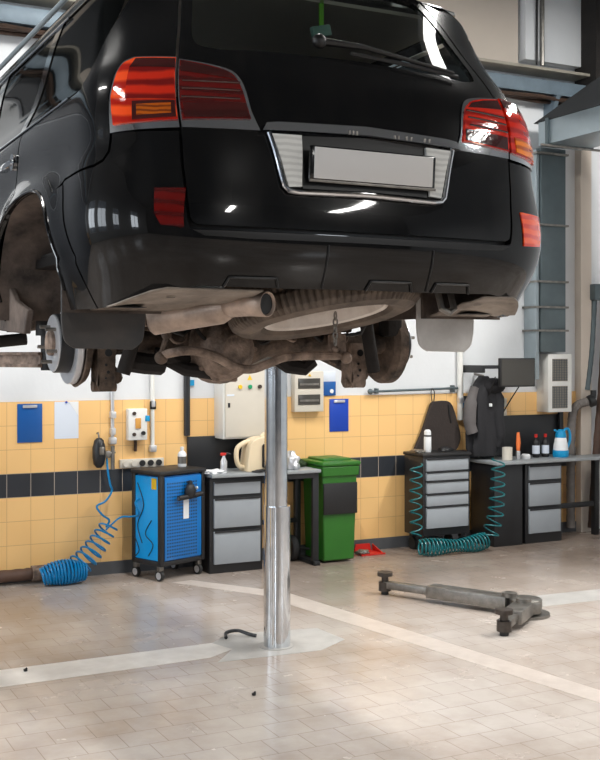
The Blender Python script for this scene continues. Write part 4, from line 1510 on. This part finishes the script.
def bottle(x, y, z, r, h, m, mcap, label, name='bottle', cat='bottle', mlab=None, group=None):
    t = thing(name, (x, y, z), label, cat, group)
    MB().lathe([(r * .9, 0), (r, .01), (r, h * .62), (r * .8, h * .72), (r * .35, h * .80), (r * .33, h * .88)], None, 24).build('bottle_body', m, t)
    MB().cyl((0, 0, h * .86), (0, 0, h), r * .42, n=16).build('cap', mcap, t)
    if mlab:
        MB().lathe([(r * 1.01, h * .16), (r * 1.01, h * .52)], None, 24, caps=False).build('sticker', mlab, t)
    return t


bottle(3.48, 9.06, .912, .038, .17, M['white_plastic'], M['white_plastic'], 'white bottle with grey label standing on the blue trolley', mlab=M['steel'])


# ------------------------------------------------------------------ benches
def cabinet(x, y, w_, d_, h_, label, n=3, rows=None, z0=0.0, sidem=None):
    t = thing('drawer_cabinet', (x, y, z0), label, 'drawer cabinet')
    MB().box(0, w_, .01, d_, 0, h_, .006).build('body', M['black_metal'], t)
    rows = rows or [(.08, .36), (.39, .64), (.67, h_ - .03)]
    for a, b_ in rows:
        dr_ = MB().box(.035, w_ - .03, -.012, .012, a, b_, .004).build('drawer', M['grey_drawer'], t)
        MB().box(.04, w_ - .035, -.020, -.010, b_ - .012, b_ + .004, .003).build('handle_strip', M['black_metal'], dr_)
    return t


cabinet(3.66, 8.87, .50, .40, .815, 'black cabinet with three grey drawers under the left bench')
t = thing('workbench', (3.60, 8.80, 0), 'left workbench with grey top and black frame behind the lift post', 'workbench')
MB().box(0.05, 1.10, 0, .46, .825, .855, .006).build('bench_top', M['bench_top'], t)
for y in (.05, .40):
    MB().box(1.03, 1.09, y - .02, y + .02, 0, .825, .004).build('leg', M['black_metal'], t)
MB().box(1.03, 1.09, .0, .44, .0, .04, .004).build('foot_rail', M['black_metal'], t)
MB().box(.57, 1.04, .36, .40, .34, .38, .004).build('crossbar', M['black_metal'], t)
MB().box(.57, 1.05, .02, .06, .78, .825).build('apron', M['black_metal'], t)
o = MB().box(3.61, 4.56, 9.262, 9.282, .86, 1.15, .003).build('back_board', M['black_metal'])
tag(o, 'black pegboard on the tiles behind the left bench', 'panel')

cabinet(7.03, 8.87, .46, .40, .79, 'black cabinet with three grey drawers under the right bench', rows=[(.10, .34), (.37, .60), (.63, .77)])
t = thing('workbench', (6.62, 8.80, 0), 'right workbench with pale top below the monitor', 'workbench')
MB().box(0.0, 1.22, 0, .46, .80, .832, .006).box(1.21, 1.62, 0, .26, .80, .832, .006).build('bench_top', M['bench_top'], t)
MB().box(.02, .36, .06, .45, .0, .80, .006).build('side_cabinet', M['black_metal'], t)
for y in (.04, .22):
    MB().box(1.40, 1.46, y - .03, y + .03, 0, .80, .004).build('leg', M['black_metal'], t)
MB().box(.89, 1.43, .20, .24, .30, .35, .004).build('crossbar', M['black_metal'], t)
o = MB().box(6.98, 7.80, 9.258, 9.282, .84, 1.25, .003).build('back_board', M['black_metal'])
tag(o, 'black pegboard on the tiles behind the right bench', 'panel')
o = MB().box(7.75, 7.80, 9.22, 9.255, .84, 1.30, .003).build('board_post', M['black_metal'])
tag(o, 'black upright post at the right end of the pegboard', 'post')

# items on the right bench
ZB = .832
for x, lm, lab in ((7.30, M['cyan'], 'black bottle with red cap and teal label on the right bench'), (7.42, M['red'], 'black bottle with red cap and white-pink label on the right bench')):
    bottle(x, 9.05, ZB, .038, .235, M['black_plastic'], M['red'], lab, mlab=M['paper'])
t = thing('sprayer_jug', (7.56, 8.98, ZB), 'white and bright blue pressure jug on the right bench', 'jug')
MB().lathe([(.075, 0), (.08, .01), (.08, .06), (.078, .07)], None, 28).build('base_ring', M['cyan'], t)
MB().lathe([(.077, .06), (.072, .12), (.058, .19), (.052, .20)], None, 28).build('jug_body', M['white_plastic'], t)
MB().lathe([(.054, .195), (.056, .22), (.045, .26), (.02, .28)], None, 28).build('jug_lid', M['cyan'], t)
MB().tube(spl([(.03, 0, .26), (.08, 0, .285), (.115, 0, .25), (.12, 0, .16), (.085, 0, .09)], 5), .014, 10).build('jug_handle', M['cyan'], t)
MB().tube([(-.03, 0, .25), (-.085, -.01, .275)], .012, 8).build('spout', M['cyan'], t)
t = thing('brush', (6.98, 8.93, ZB), 'brush with upright orange handle on the right bench', 'brush')
MB().tube([(0, 0, .09), (.003, 0, .17), (.0, 0, .27)], [.018, .024, .014], 12).build('handle', M['orange'], t)
MB().box(-.02, .02, -.014, .014, 0, .09, .006).build('bristle_block', M['steel_light'], t)
o = MB().lathe([(.045, 0), (.05, .005), (.05, .13), (.045, .13), (.044, .01)], T(6.84, 8.92, ZB), 24).build('tin_can', M['cream_metal'])
tag(o, 'pale tin can beside the orange-handled brush', 'can')
o = MB().lathe([(.045, 0), (.05, .01), (.05, .03), (.035, .045)], T(7.13, 9.0, ZB), 20).build('small_tub', M['white_plastic'])
tag(o, 'low white tub on the right bench', 'tub')
o = MB().lathe([(.03, 0), (.045, .02), (.045, .03), (.02, .045)], T(6.88, 9.262, 1.20) @ Matrix.Rotation(PI / 2, 4, 'X'), 20).build('wall_gauge', M['steel'])
tag(o, 'small round metal gauge on the wall above the tin can', 'gauge')

# items on the left bench
ZL = .855
t = thing('cream_canister', (3.99, 8.86, ZL), 'cream plastic canister with loop handle on the left bench', 'canister')
MB().prism(spl([(.02, .0), (.05, .22), (.10, .28), (.20, .30), (.30, .29), (.32, .24), (.32, .0)], 4), T(0, .01, 0) @ MXZ, .18).build('canister_body', M['cream'], t, bevel=.02)
MB().tube(spl([(.05, .10, .03), (-.02, .10, .05), (-.045, .10, .13), (-.03, .10, .21), (.05, .10, .255), (.10, .10, .25)], 5), .022, 12).build('handle', M['cream'], t)
MB().box(.16, .325, -.008, .01, .03, .24, .02).build('side_cover', M['black_plastic'], t)
MB().cyl((.20, .10, .29), (.23, .10, .325), .022, n=14).build('spout', M['cream'], t)
t = thing('spray_bottle', (3.80, 8.90, ZL), 'clear spray bottle with red trigger on the left bench', 'spray bottle')
MB().lathe([(.026, 0), (.03, .01), (.03, .10), (.012, .14), (.012, .15)], None, 20).build('bottle_body', M['steel_light'], t)
MB().box(-.03, .02, -.01, .01, .15, .175, .005).build('trigger', M['red'], t)
MB().tube([(.0, 0, .14), (.03, 0, .17), (.06, 0, .16)], .01, 8).build('nozzle', M['black_plastic'], t)


def crumple(name, c, r, sc, m, label, cat, seed=0, amp=.35):
    bm = bmesh.new()
    bmesh.ops.create_icosphere(bm, subdivisions=4, radius=r)
    for v in bm.verts:
        p = v.co.normalized()
        q = noise.noise(p * 2.3 + Vector((seed, 0, 0))) + .5 * abs(noise.noise(p * 6 + Vector((0, seed, 0))))
        v.co = p * r * (1 + amp * q)
        v.co = Vector((v.co.x * sc[0], v.co.y * sc[1], v.co.z * sc[2]))
    mz = min(v.co.z for v in bm.verts)
    for v in bm.verts:
        v.co.z = max(v.co.z, mz * .45)
    mz = min(v.co.z for v in bm.verts)
    me = bpy.data.meshes.new(name)
    for v in bm.verts:
        v.co.z -= mz
    bm.to_mesh(me)
    bm.free()
    me.materials.append(m)
    me.shade_smooth()
    o = bpy.data.objects.new(name, me)
    COL.objects.link(o)
    o.location = c
    return tag(o, label, cat)


crumple('white_rag', (4.27, 8.835, ZL), .075, (1.2, .7, .9), M['white_plastic'], 'crumpled white rag in front of the cream canister', 'rag', 3)
crumple('grey_rag', (4.46, 8.93, ZL), .09, (.8, .9, 1.1), M['steel_light'], 'pale grey rag heap right of the lift post', 'rag', 5)
crumple('plastic_bag', (3.72, 8.90, ZL), .07, (1.3, .8, .35), M['white_plastic'], 'flat clear plastic bag at the left end of the bench', 'bag', 8)
crumple('black_glove', (4.10, 8.82, ZL), .04, (1.5, .7, .4), M['black_plastic'], 'black glove lying beside the white rag', 'glove', 11)
crumple('bin_lid_standin', (4.60, 9.12, ZL), .08, (1.25, 1.0, .6), M['olive'], 'dark olive lump standing in for the bin lid at the right end of the left bench', 'cloth', 14)  # lump on the bench in place of the bin lid's dark hinge end
# ------------------------------------------------------------------ green wheeled bin
t = thing('wheelie_bin', (4.745, 8.84, 0), 'green wheeled bin with a dark panel beside the left bench', 'bin')


def taper(x0, x1, y0, y1, z0, z1, i, m, name, par, bev=.012):
    mb = MB()
    lo = [(x0 + i, y0 + i), (x1 - i, y0 + i), (x1 - i, y1 - i), (x0 + i, y1 - i)]
    hi = [(x0, y0), (x1, y0), (x1, y1), (x0, y1)]
    a = [mb.bm.verts.new((x, y, z0)) for x, y in lo]
    b_ = [mb.bm.verts.new((x, y, z1)) for x, y in hi]
    mb.bm.faces.new(a)
    mb.bm.faces.new(b_)
    for k in range(4):
        mb.bm.faces.new((a[k], a[(k + 1) % 4], b_[(k + 1) % 4], b_[k]))
    return mb.build(name, m, par, bevel=bev)


taper(-.01, .345, -.0, .40, .02, .84, .02, M['green_bin'], 'bin_body', t)
taper(-.022, .362, -.02, .42, .78, .87, .005, M['green_bin'], 'rim', t, .01)
MB().box(-.030, .375, -.03, .42, .87, .915, .02).box(.03, .32, .06, .38, .905, .935, .014).build('lid', M['green_bin'], t)
MB().box(-.03, -.01, .30, .42, .80, .86, .004).cyl((-.0, .43, .86), (.36, .43, .86), .015, n=12).build('handle', M['green_bin'], t)
o = MB().box(-.004, .340, -.014, .012, .44, .72, .006).build('front_panel', M['black_plastic'], t)
for sx in (.33,):
    MB().lathe([(.02, -.02), (.08, -.02), (.085, 0), (.08, .02), (.02, .02)], T(sx, .355, .086) @ Matrix.Rotation(PI / 2, 4, 'Y'), 24).build('wheel', M['black_rubber'], t)

MB().lathe([(.03, -.025), (.10, -.03), (.115, -.015), (.115, .015), (.10, .03), (.03, .025)], T(-.17, .30, .116) @ Matrix.Rotation(PI / 2, 4, 'Y'), 32).cyl((-.17, .30, .116), (.02, .30, .09), .012, n=10).build('wheel', M['black_rubber'], t)

t = thing('dustpan', (5.30, 9.12, 0), 'red dustpan with long white handle leaning by the green bin', 'dustpan')
MB().prism([(-.12, -.10), (.14, -.10), (.10, .10), (-.08, .10)], T(.06, 0, .002), .012).prism([(-.07, 0), (.12, 0), (.10, .07), (-.05, .07)], T(.04, .09, .01) @ MXZ, .012).prism([(-.10, .0), (.10, .0), (.10, .06)], T(.17, 0, .012) @ MZX, .01).build('pan', M['red'], t)
MB().cyl((-.06, .09, .05), (-.085, .13, .62), .011, n=10).build('handle', M['white_plastic'], t)
crumple('dust_heap', (5.28, 9.07, .016), .05, (1.3, .8, .5), M['steel'], 'grey dust heap lying in the red dustpan', 'dust', 21)

# ------------------------------------------------------------------ tool chest with five drawers
t = thing('tool_chest', (5.82, 8.86, 0), 'black tool chest with five grey drawers between the teal hoses', 'tool chest')
w_, d_ = .535, .34
MB().box(0, w_, .01, d_, .16, .915, .008).build('body', M['black_metal'], t)
MB().box(-.01, w_ + .01, -.005, d_ + .01, .91, .94, .008).build('top_tray', M['black_plastic'], t)
for a, b_ in ((.775, .885), (.685, .760), (.565, .670), (.445, .550), (.235, .430)):
    dr_ = MB().box(.03, w_ - .03, -.012, .012, a, b_, .004).build('drawer', M['grey_drawer'], t)
    MB().box(.03, w_ - .03, -.020, -.010, b_ - .004, b_ + .010, .003).build('handle_strip', M['black_metal'], dr_)
for x in (.06, w_ - .06):
    for y in (.06, d_ - .06):
        c = MB().cyl((x - .015, y, .06), (x + .015, y, .06), .059, n=20).build('caster', M['black_rubber'], t)
        MB().box(x - .024, x + .024, y - .025, y + .025, .12, .16, .004).build('fork', M['black_metal'], c)
t = thing('thermos_flask', (5.97, 9.02, .94), 'silver flask with black band on the tool chest', 'flask')
MB().lathe([(.032, 0), (.036, .01), (.036, .15), (.03, .17)], None, 24).build('flask_body', M['white_plastic'], t)
MB().lathe([(.037, .150), (.037, .165)], None, 24).build('band', M['black_plastic'], t)
MB().lathe([(.033, .165), (.033, .20), (.02, .215)], None, 24).build('cup', M['white_plastic'], t)
crumple('tool_heap', (5.86, 9.02, .94), .05, (1.0, 1.6, .45), M['steel'], 'heap of small metal tools at the left of the chest top', 'tools', 31)
crumple('work_gloves', (6.20, 9.05, .94), .05, (1.6, 1.0, .5), M['black_plastic'], 'black work gloves lying right of the flask on the chest', 'gloves', 41)


# coiled teal hose: down the left of the chest, along the floor, up at the right
def coil(path, r, turns, rr, name, m, n=22):
    """helix about a smooth path; r may vary along it"""
    P = [Vector(p) for p in spl(path, 8)]
    L = [0]
    for i in range(1, len(P)):
        L.append(L[-1] + (P[i] - P[i - 1]).length)
    tot = L[-1]
    pts = []
    k = int(turns * n)
    for i in range(k + 1):
        s_ = tot * i / k
        j = min(max(int(np.searchsorted(L, s_)) - 1, 0), len(P) - 2)
        f_ = (s_ - L[j]) / max(L[j + 1] - L[j], 1e-6)
        p = P[j].lerp(P[j + 1], f_)
        tg = (P[j + 1] - P[j]).normalized()
        sd_ = tg.cross(Vector((0, 1, 0)))
        sd_.normalize()
        yy = tg.cross(sd_).normalized()
        a = 2 * PI * i / n
        rad = r(s_ / tot) if callable(r) else r
        pts.append(p + sd_ * math.cos(a) * rad + yy * math.sin(a) * rad)
    return MB().tube(pts, rr, 6)


o = coil([(5.70, 8.80, .86), (5.69, 8.80, .5), (5.70, 8.80, .18)], lambda q: .055, 7, .0075, 'air_hose', None).build('air_hose', M['teal_hose'])
tag(o, 'teal coiled hose hanging down left of the tool chest', 'hose')
o = coil([(5.70, 8.76, .09), (5.9, 8.73, .082), (6.25, 8.72, .082), (6.45, 8.75, .10)], lambda q: .066 + .012 * math.sin(9 * q), 20, .0085, 'air_hose', None, 16).build('air_hose', M['teal_hose'])
tag(o, 'teal coiled hose lying tight-wound on the floor before the tool chest', 'hose')
o = coil([(6.46, 8.70, .14), (6.53, 8.70, .35), (6.555, 8.70, .62), (6.565, 8.70, .88)], lambda q: .06 + .02 * (1 - q), 8, .0075, 'air_hose', None).build('air_hose', M['teal_hose'])
tag(o, 'teal coiled hose rising between the tool chest and right bench', 'hose')

# ------------------------------------------------------------------ blue hose at the left
t = thing('air_hose_reel', (2.86, 9.27, 1.0), 'bright blue coiled air hose hanging from the wall coupling to the floor', 'hose')
MB().tube(spl([(.0, -.05, .02), (.0, -.08, -.10), (.02, -.08, -.22), (.04, -.07, -.28), (-.02, -.09, -.36), (-.10, -.10, -.40), (-.06, -.12, -.47), (.0, -.12, -.52), (-.02, -.10, -.58)], 6), .009, 8).build('drop', M['blue_hose'], t)
c_ = coil([(.0, -.13, -.56), (-.09, -.15, -.68), (-.20, -.18, -.80), (-.30, -.20, -.88)], lambda q: .075 + .025 * q, 7, .0085, 'x', None)
c_.build('open_coil', M['blue_hose'], t)
c_ = coil([(-.60, -.24, -.92), (-.50, -.25, -.90), (-.38, -.26, -.895), (-.24, -.25, -.91)], lambda q: .062 + .034 * math.sin(PI * q), 15, .0105, 'x', None, 18)
c_.build('floor_coil', M['blue_hose'], t)
MB().tube(spl([(-.03, -.12, -.60), (.08, -.16, -.50), (.16, -.2, -.49), (.20, -.3, -.46), (.17, -.3, -.36), (.24, -.25, -.33)], 6), .008, 8).build('end_lead', M['blue_hose'], t)
MB().box(-.03, .03, -.08, -.012, 0, .06, .01).cyl((.05, -.06, -.10), (.05, -.06, .10), .018, n=12).cyl((.01, -.06, .03), (.07, -.06, .05), .014, n=10).build('coupling', M['steel'], t)

t = thing('tyre_inflator', (2.79, 9.27, 1.05), 'grey oval air tool hanging on the orange tiles by the blue hose', 'air tool')
MB().lathe([(.02, -.13), (.045, -.10), (.055, -.04), (.055, .04), (.04, .10), (.02, .12)], T(0, -.06, .0), 24).build('tool_body', M['black_metal'], t)
MB().tube(spl([(0, -.06, .12), (.0, -.04, .16), (.0, -.006, .155)], 4), .008, 8).build('hanging_hook', M['steel'], t)
MB().box(-.012, .03, -.125, -.1, -.02, .05, .008).build('trigger', M['steel'], t)


def wall_conduit(x, z0, z1, r, m, label, fits=()):
    t = thing('wall_conduit', (x, WBY, z0), label, 'conduit')
    MB().cyl((0, -.035, 0), (0, -.035, z1 - z0), r, n=12).build('pipe', m, t)
    for z, w_ in fits:
        MB().box(-w_, w_, -.07, -.012, z - z0 - .03, z - z0 + .03, .01).build('fitting', M['steel_light'], t)
    return t


wall_conduit(2.925, 1.12, 4.5, .016, M['steel_light'], 'thin steel pipe running down the wall to the blue hose', ((1.36, .026), (1.22, .022), (1.14, .03)))
wall_conduit(3.285, 1.05, 4.5, .018, M['white_metal'], 'white conduit down the wall above the blue trolley', ((1.06, .03), (1.45, .018)))
wall_conduit(3.605, 1.16, 4.5, .028, M['black_metal'], 'thick black pipe on the wall left of the cream cabinet')
wall_conduit(6.52, 1.22, 4.5, .03, M['white_metal'], 'white conduit beside the black jacket', ((1.42, .03),))

t = thing('socket_strip', (2.99, WBY, .93), 'grey strip of wall sockets behind the blue trolley', 'sockets')
MB().box(0, .40, -.04, -.012, -.03, .045, .006).build('backplate', M['cream_metal'], t)
for k in range(5):
    MB().cyl((.05 + .075 * k, -.055, .008), (.05 + .075 * k, -.038, .008), .026, n=16).build('socket', M['black_plastic'] if k > 1 else M['cream_metal'], t)
t = thing('control_box', (3.05, WBY, 1.14), 'white wall control box with blue and amber switches', 'control box')
MB().box(0, .17, -.09, -.012, 0, .27, .008).build('housing', M['white_metal'], t)
MB().box(.06, .11, -.10, -.088, .10, .19, .004).build('amber_switch', M['amber_sw'], t)
MB().cyl((.13, -.11, .06), (.13, -.088, .06), .018, n=14).build('black_knob', M['black_plastic'], t)
for z in (.05, .23):
    MB().cyl((.05, -.10, z), (.05, -.088, z), .016, n=14).build('knob', M['amber_knob'], t)
MB().box(.15, .19, -.10, -.085, .16, .21, .004).build('blue_tab', M['cyan'], t)
MB().box(.07, .09, -.05, -.02, -.10, 0.0, .003).build('plug', M['ledge_dark'], t)
o = MB().box(3.255, 3.31, 9.245, 9.268 - .02, 1.40, 1.47, .006).build('pipe_clamp', M['black_plastic'])
tag(o, 'black pipe clamp on the white conduit', 'clamp')


def clipboard(p0, p1, m, label):
    t = thing('clipboard', (p0.x, WBY - .014, p1.z), label, 'clipboard')
    MB().box(0, p1.x - p0.x, -.008, 0, 0, p0.z - p1.z, .003).build('board', m, t)
    cx_ = (p1.x - p0.x) / 2
    MB().box(cx_ - .06, cx_ + .06, -.02, -.008, p0.z - p1.z - .035, p0.z - p1.z - .01, .005).build('clip', M['steel_light'], t)


clipboard(at(17, 404, 9.29), at(42, 442, 9.29), M['blue_clip'], 'blue clipboard at the far left of the orange tiles')
clipboard(at(329, 399, 9.29), at(348, 431, 9.29), M['blue_deep'], 'deep blue clipboard right of the fuse box')
t = thing('paper_sheet', (2.43, WBY - .014, 1.17), 'pale blue-white sheet pinned right of the left clipboard', 'paper')
MB().box(0, .205, -.003, 0, 0, .31, 0).build('sheet', M['paper'], t)
MB().prism([(.12, .309), (.204, .309), (.204, .19)], T(0, -.006, 0) @ MXZ, .002).build('folded_corner', M['white_plastic'], t)
MB().cyl((.10, -.012, .305), (.10, -.002, .305), .010, n=10).build('pin', M['blue_deep'], t)

t = thing('fuse_box', (4.64, WBY, 1.345), 'white fuse box with two dark windows right of the lift post', 'fuse box')
MB().box(0, .305, -.09, -.012, 0, .375, .008).build('housing', M['cream_metal'], t)
for z in (.065, .215):
    w1_ = MB().box(.035, .265, -.096, -.088, z, z + .095, .003).build('window', M['screen'], t)
    MB().box(.05, .25, -.1, -.095, z + .03, z + .05).build('breaker_row', M['steel'], w1_)
MB().prism([(0, 0), (.03, 0), (.015, .026)], T(.14, -.096, .33) @ MXZ, .003).build('warning_sign', M['yellow'], t)
t = thing('leaflet_holder', (4.97, WBY, 1.49), 'clear leaflet holder with a blue card on the wall', 'leaflet holder')
MB().box(0, .135, -.03, -.012, .0, .13, .003).build('blue_card', M['blue_clip'], t)
MB().box(0.0, .135, -.025, -.012, .13, .23, .003).build('clear_back', M['paper'], t)
MB().cyl((.09, -.034, .04), (.09, -.03, .04), .02, n=14).build('white_dot', M['white_plastic'], t)
for k, x in enumerate((5.0, 5.03, 5.06)):
    pass

t = thing('electrical_cabinet', (3.87, WBY, 1.13), 'large cream electrical cabinet on the wall behind the lift post', 'cabinet')
MB().box(0, .56, -.22, -.012, 0, .80, .008).build('housing', M['white_metal'], t)
dr_ = MB().box(.015, .55, -.238, -.222, .015, .785, .005).build('door', M['cream_metal'], t)
MB().box(.04, .06, -.245, -.236, .28, .32, .003).build('lock', M['black_plastic'], dr_)
for x, c in ((.155, 'yellow'), (.25, 'green'), (.345, 'amber_knob')):
    MB().cyl((x, -.255, .46), (x, -.236, .46), .018, n=14).build('indicator', M[c], dr_)
MB().prism([(0, 0), (.05, 0), (.025, .043)], T(.225, -.241, .52) @ MXZ, .003).build('warning_sign', M['yellow'], dr_)
MB().box(.03, .10, -.241, -.236, .38, .395).build('label_plate', M['paper'], dr_)
o = MB().box(3.63, 3.68, 9.28, 9.298, 1.60, 1.65).build('blue_tag', M['cyan'])
tag(o, 'small blue tag on the white wall right of the black pipe', 'tag')

# rod, cloth cover, jacket
t = thing('wall_rod', (5.44, WBY, 1.53), 'long thin dark steel rod fixed across the wall above the tiles', 'rod')
MB().cyl((0.05, -.05, -.01), (1.04, -.05, .01), .012, n=10).build('rod', M['galv_dark'], t)
MB().sph((0.03, -.05, -.01), .028).build('end_ball', M['galv_dark'], t)
MB().box(.98, 1.0, -.06, 0, -.03, .04, .003).build('bracket', M['galv_dark'], t)
MB().box(.10, .12, -.06, 0, -.03, .02, .003).build('bracket', M['galv_dark'], t)

t = thing('cloth_cover', (6.17, WBY - .03, 1.50), 'dark brown cloth cover hanging by a loop from the wall rod', 'cloth')
out = spl([(-.02, -.10), (.04, -.085), (.20, -.10), (.28, -.28), (.32, -.44), (.28, -.56), (.18, -.60), (.02, -.60), (-.20, -.60), (-.22, -.56), (-.13, -.38), (-.06, -.20), (-.02, -.10)], 4)[:-1]
MB().prism(out, T(0, -.06, 0) @ MXZ, .045).build('cloth', M['cloth_dark'], t, bevel=.012)
MB().tube(spl([(-.005, -.04, -.10), (-.02, -.04, .0), (-.0, -.03, .04), (.02, -.04, .0), (.01, -.04, -.10)], 4), .005, 6).build('loop', M['black_plastic'], t)
MB().tube(spl([(.17, -.066, -.12), (.18, -.068, -.22), (.20, -.066, -.30)], 4), .008, 6).build('fold', M['black_plastic'], t)

t = thing('jacket', (6.72, WBY - .02, 1.66), 'black and grey work jacket hanging beside the monitor', 'jacket')
bm_rows = []
prof_j = [(0.0, .05, .05), (-.05, .09, .07), (-.12, .14, .09), (-.22, .17, .10), (-.36, .19, .11), (-.50, .195, .115), (-.64, .19, .11), (-.72, .20, .11), (-.79, .18, .10)]
mb = MB()
rings = []
for k, (z, rx_, ry_) in enumerate(prof_j):
    ring = []
    for j in range(40):
        a = 2 * PI * j / 40
        fold = 1 + (.13 * math.sin(a * 6 + k * .5) + .07 * math.sin(a * 11 - k)) * min(1, k / 3)
        ring.append(mb.bm.verts.new((rx_ * math.cos(a) * fold + (.02 if k > 3 else 0), -.13 + ry_ * math.sin(a) * fold, z)))
    rings.append(ring)
for i in range(len(rings) - 1):
    for j in range(40):
        mb.bm.faces.new((rings[i][j], rings[i][(j + 1) % 40], rings[i + 1][(j + 1) % 40], rings[i + 1][j]))
mb.bm.faces.new(rings[0])
mb.bm.faces.new(list(reversed(rings[-1])))
mb.build('jacket_body', M['jacket'], t, angle=60)
MB().tube(spl([(-.11, -.14, -.12), (-.175, -.16, -.26), (-.195, -.17, -.45), (-.17, -.18, -.56)], 5), [.05] * 5 + [.065] * 6 + [.06] * 5, 14).build('sleeve', M['jacket_grey'], t)
MB().tube(spl([(.08, -.16, -.10), (.13, -.20, -.22), (.11, -.22, -.42), (.13, -.22, -.60), (.11, -.20, -.70)], 5), [.05] * 5 + [.06] * 11 + [.05] * 5, 14).build('sleeve', M['jacket'], t)
MB().sph((.08, -.18, -.10), .11, (1.3, .8, .75)).build('hood', M['jacket'], t)
MB().cyl((0, -.13, 0.0), (0, .018, 0.02), .012, n=8).build('hanging_peg', M['steel'], t)
MB().box(-.01, .02, -.25, -.235, -.30, -.27, .003).build('badge', M['white_plastic'], t)
t = thing('wall_switch', (6.56, WBY, 1.38), 'black wall switch over a blue tag on the conduit', 'switch')
MB().box(0, .05, -.075, -.012, .03, .08, .01).build('switch_box', M['black_plastic'], t)
MB().box(0, .055, -.07, -.012, -.04, .03, .004).build('blue_tag', M['cyan'], t)
o = MB().box(6.50, 6.59, WBY - .05, WBY - .015, .42, .92, .006).build('wooden_slat', M['brown_hose'])
tag(o, 'brown slat leaning on the tiles behind the teal hose', 'slat')

t = thing('monitor', (6.74, WBY, 1.555), 'dark flat monitor on a wall arm left of the filter unit', 'monitor')
MB().box(0, .43, -.40, -.36, .0, .285, .008).build('casing', M['black_plastic'], t)
MB().box(.015, .415, -.405, -.399, .015, .270).build('screen', M['screen'], t)
MB().box(-.17, .12, -.36, -.32, .18, .215, .006).box(-.19, -.15, -.36, -.012, .14, .215, .006).build('wall_arm', M['black_metal'], t)
MB().tube(spl([(.25, -.37, 0), (.23, -.2, -.2), (.22, -.05, -.4)], 5), .006, 6).build('cable', M['black_plastic'], t)
MB().tube(spl([(.0, -.32, .1), (-.02, -.2, -.15), (-.01, -.05, -.35)], 5), .006, 6).build('cable', M['black_plastic'], t)
t = thing('wall_sockets', (7.02, WBY, 1.23), 'white double wall socket below the monitor', 'sockets')
for z in (0, .11):
    MB().box(0, .08, -.035, -.012, z, z + .09, .006).build('socket', M['cream_metal'], t)

# right end: exhaust hoses and pipes
def hose(name, pts, r, m, label, cat='hose'):
    P = [Vector(p) for p in spl(pts, 12)]
    rs = [r * (1 + .06 * math.sin(i * 2.2)) for i in range(len(P))]
    o = MB().tube(P, rs, 14).build(name, m)
    return tag(o, label, cat)


hose('exhaust_hose', [(7.88, 9.20, .06), (7.88, 9.20, .5), (7.885, 9.20, 1.0), (7.90, 9.19, 1.26), (7.95, 9.16, 1.35), (8.04, 9.12, 1.38)], .045, M['grey_hose'], 'grey flexible hose with bent top standing behind the right bench')
o = MB().cyl((8.05, 9.11, 1.38), (8.10, 9.09, 1.40), .065, n=18).cyl((8.08, 9.08, 1.42), (8.08, 9.08, 1.50), .03, n=10).build('hose_nozzle', M['black_metal'])
tag(o, 'black clamp nozzle on the bent top of the grey hose', 'nozzle')
hose('leaning_pipe', [(8.10, 9.13, .05), (8.18, 9.15, .8), (8.29, 9.18, 1.6), (8.38, 9.20, 2.6)], .040, M['brown_hose'], 'dark brown pipe leaning in the corner behind the right bench', 'pipe')
hose('leaning_pipe', [(8.30, 8.96, .05), (8.34, 8.99, .8), (8.40, 9.03, 1.6), (8.47, 9.08, 2.6)], .04, M['brown_hose'], 'rust brown pipe leaning at the right edge nearest the bench leg', 'pipe')
hose('wall_pipe', [(8.10, 9.20, 1.5), (8.16, 9.20, 1.9), (8.20, 9.20, 2.45)], .03, M['galv_dark'], 'grey pipe slanting up the white wall right of the filter unit', 'pipe')
o = MB().box(8.14, 8.30, 9.12, 9.28, 2.45, 2.62, .01).build('pipe_box', M['galv_dark'])
tag(o, 'grey box at the top of the slanting grey pipe', 'box')

# pipe along the base of the wall at the far left
hose('floor_pipe', [(-1.0, 9.20, .075), (1.0, 9.20, .075), (2.0, 9.20, .075), (2.28, 9.20, .08)], .05, M['brown_hose'], 'pale brown pipe along the foot of the wall left of the blue coil', 'pipe')
o = MB().cyl((2.22, 9.20, .078), (2.36, 9.20, .078), .065, n=20).build('pipe_collar', M['rust_lt'])
tag(o, 'brown collar on the end of the floor pipe beside the blue coil', 'collar')
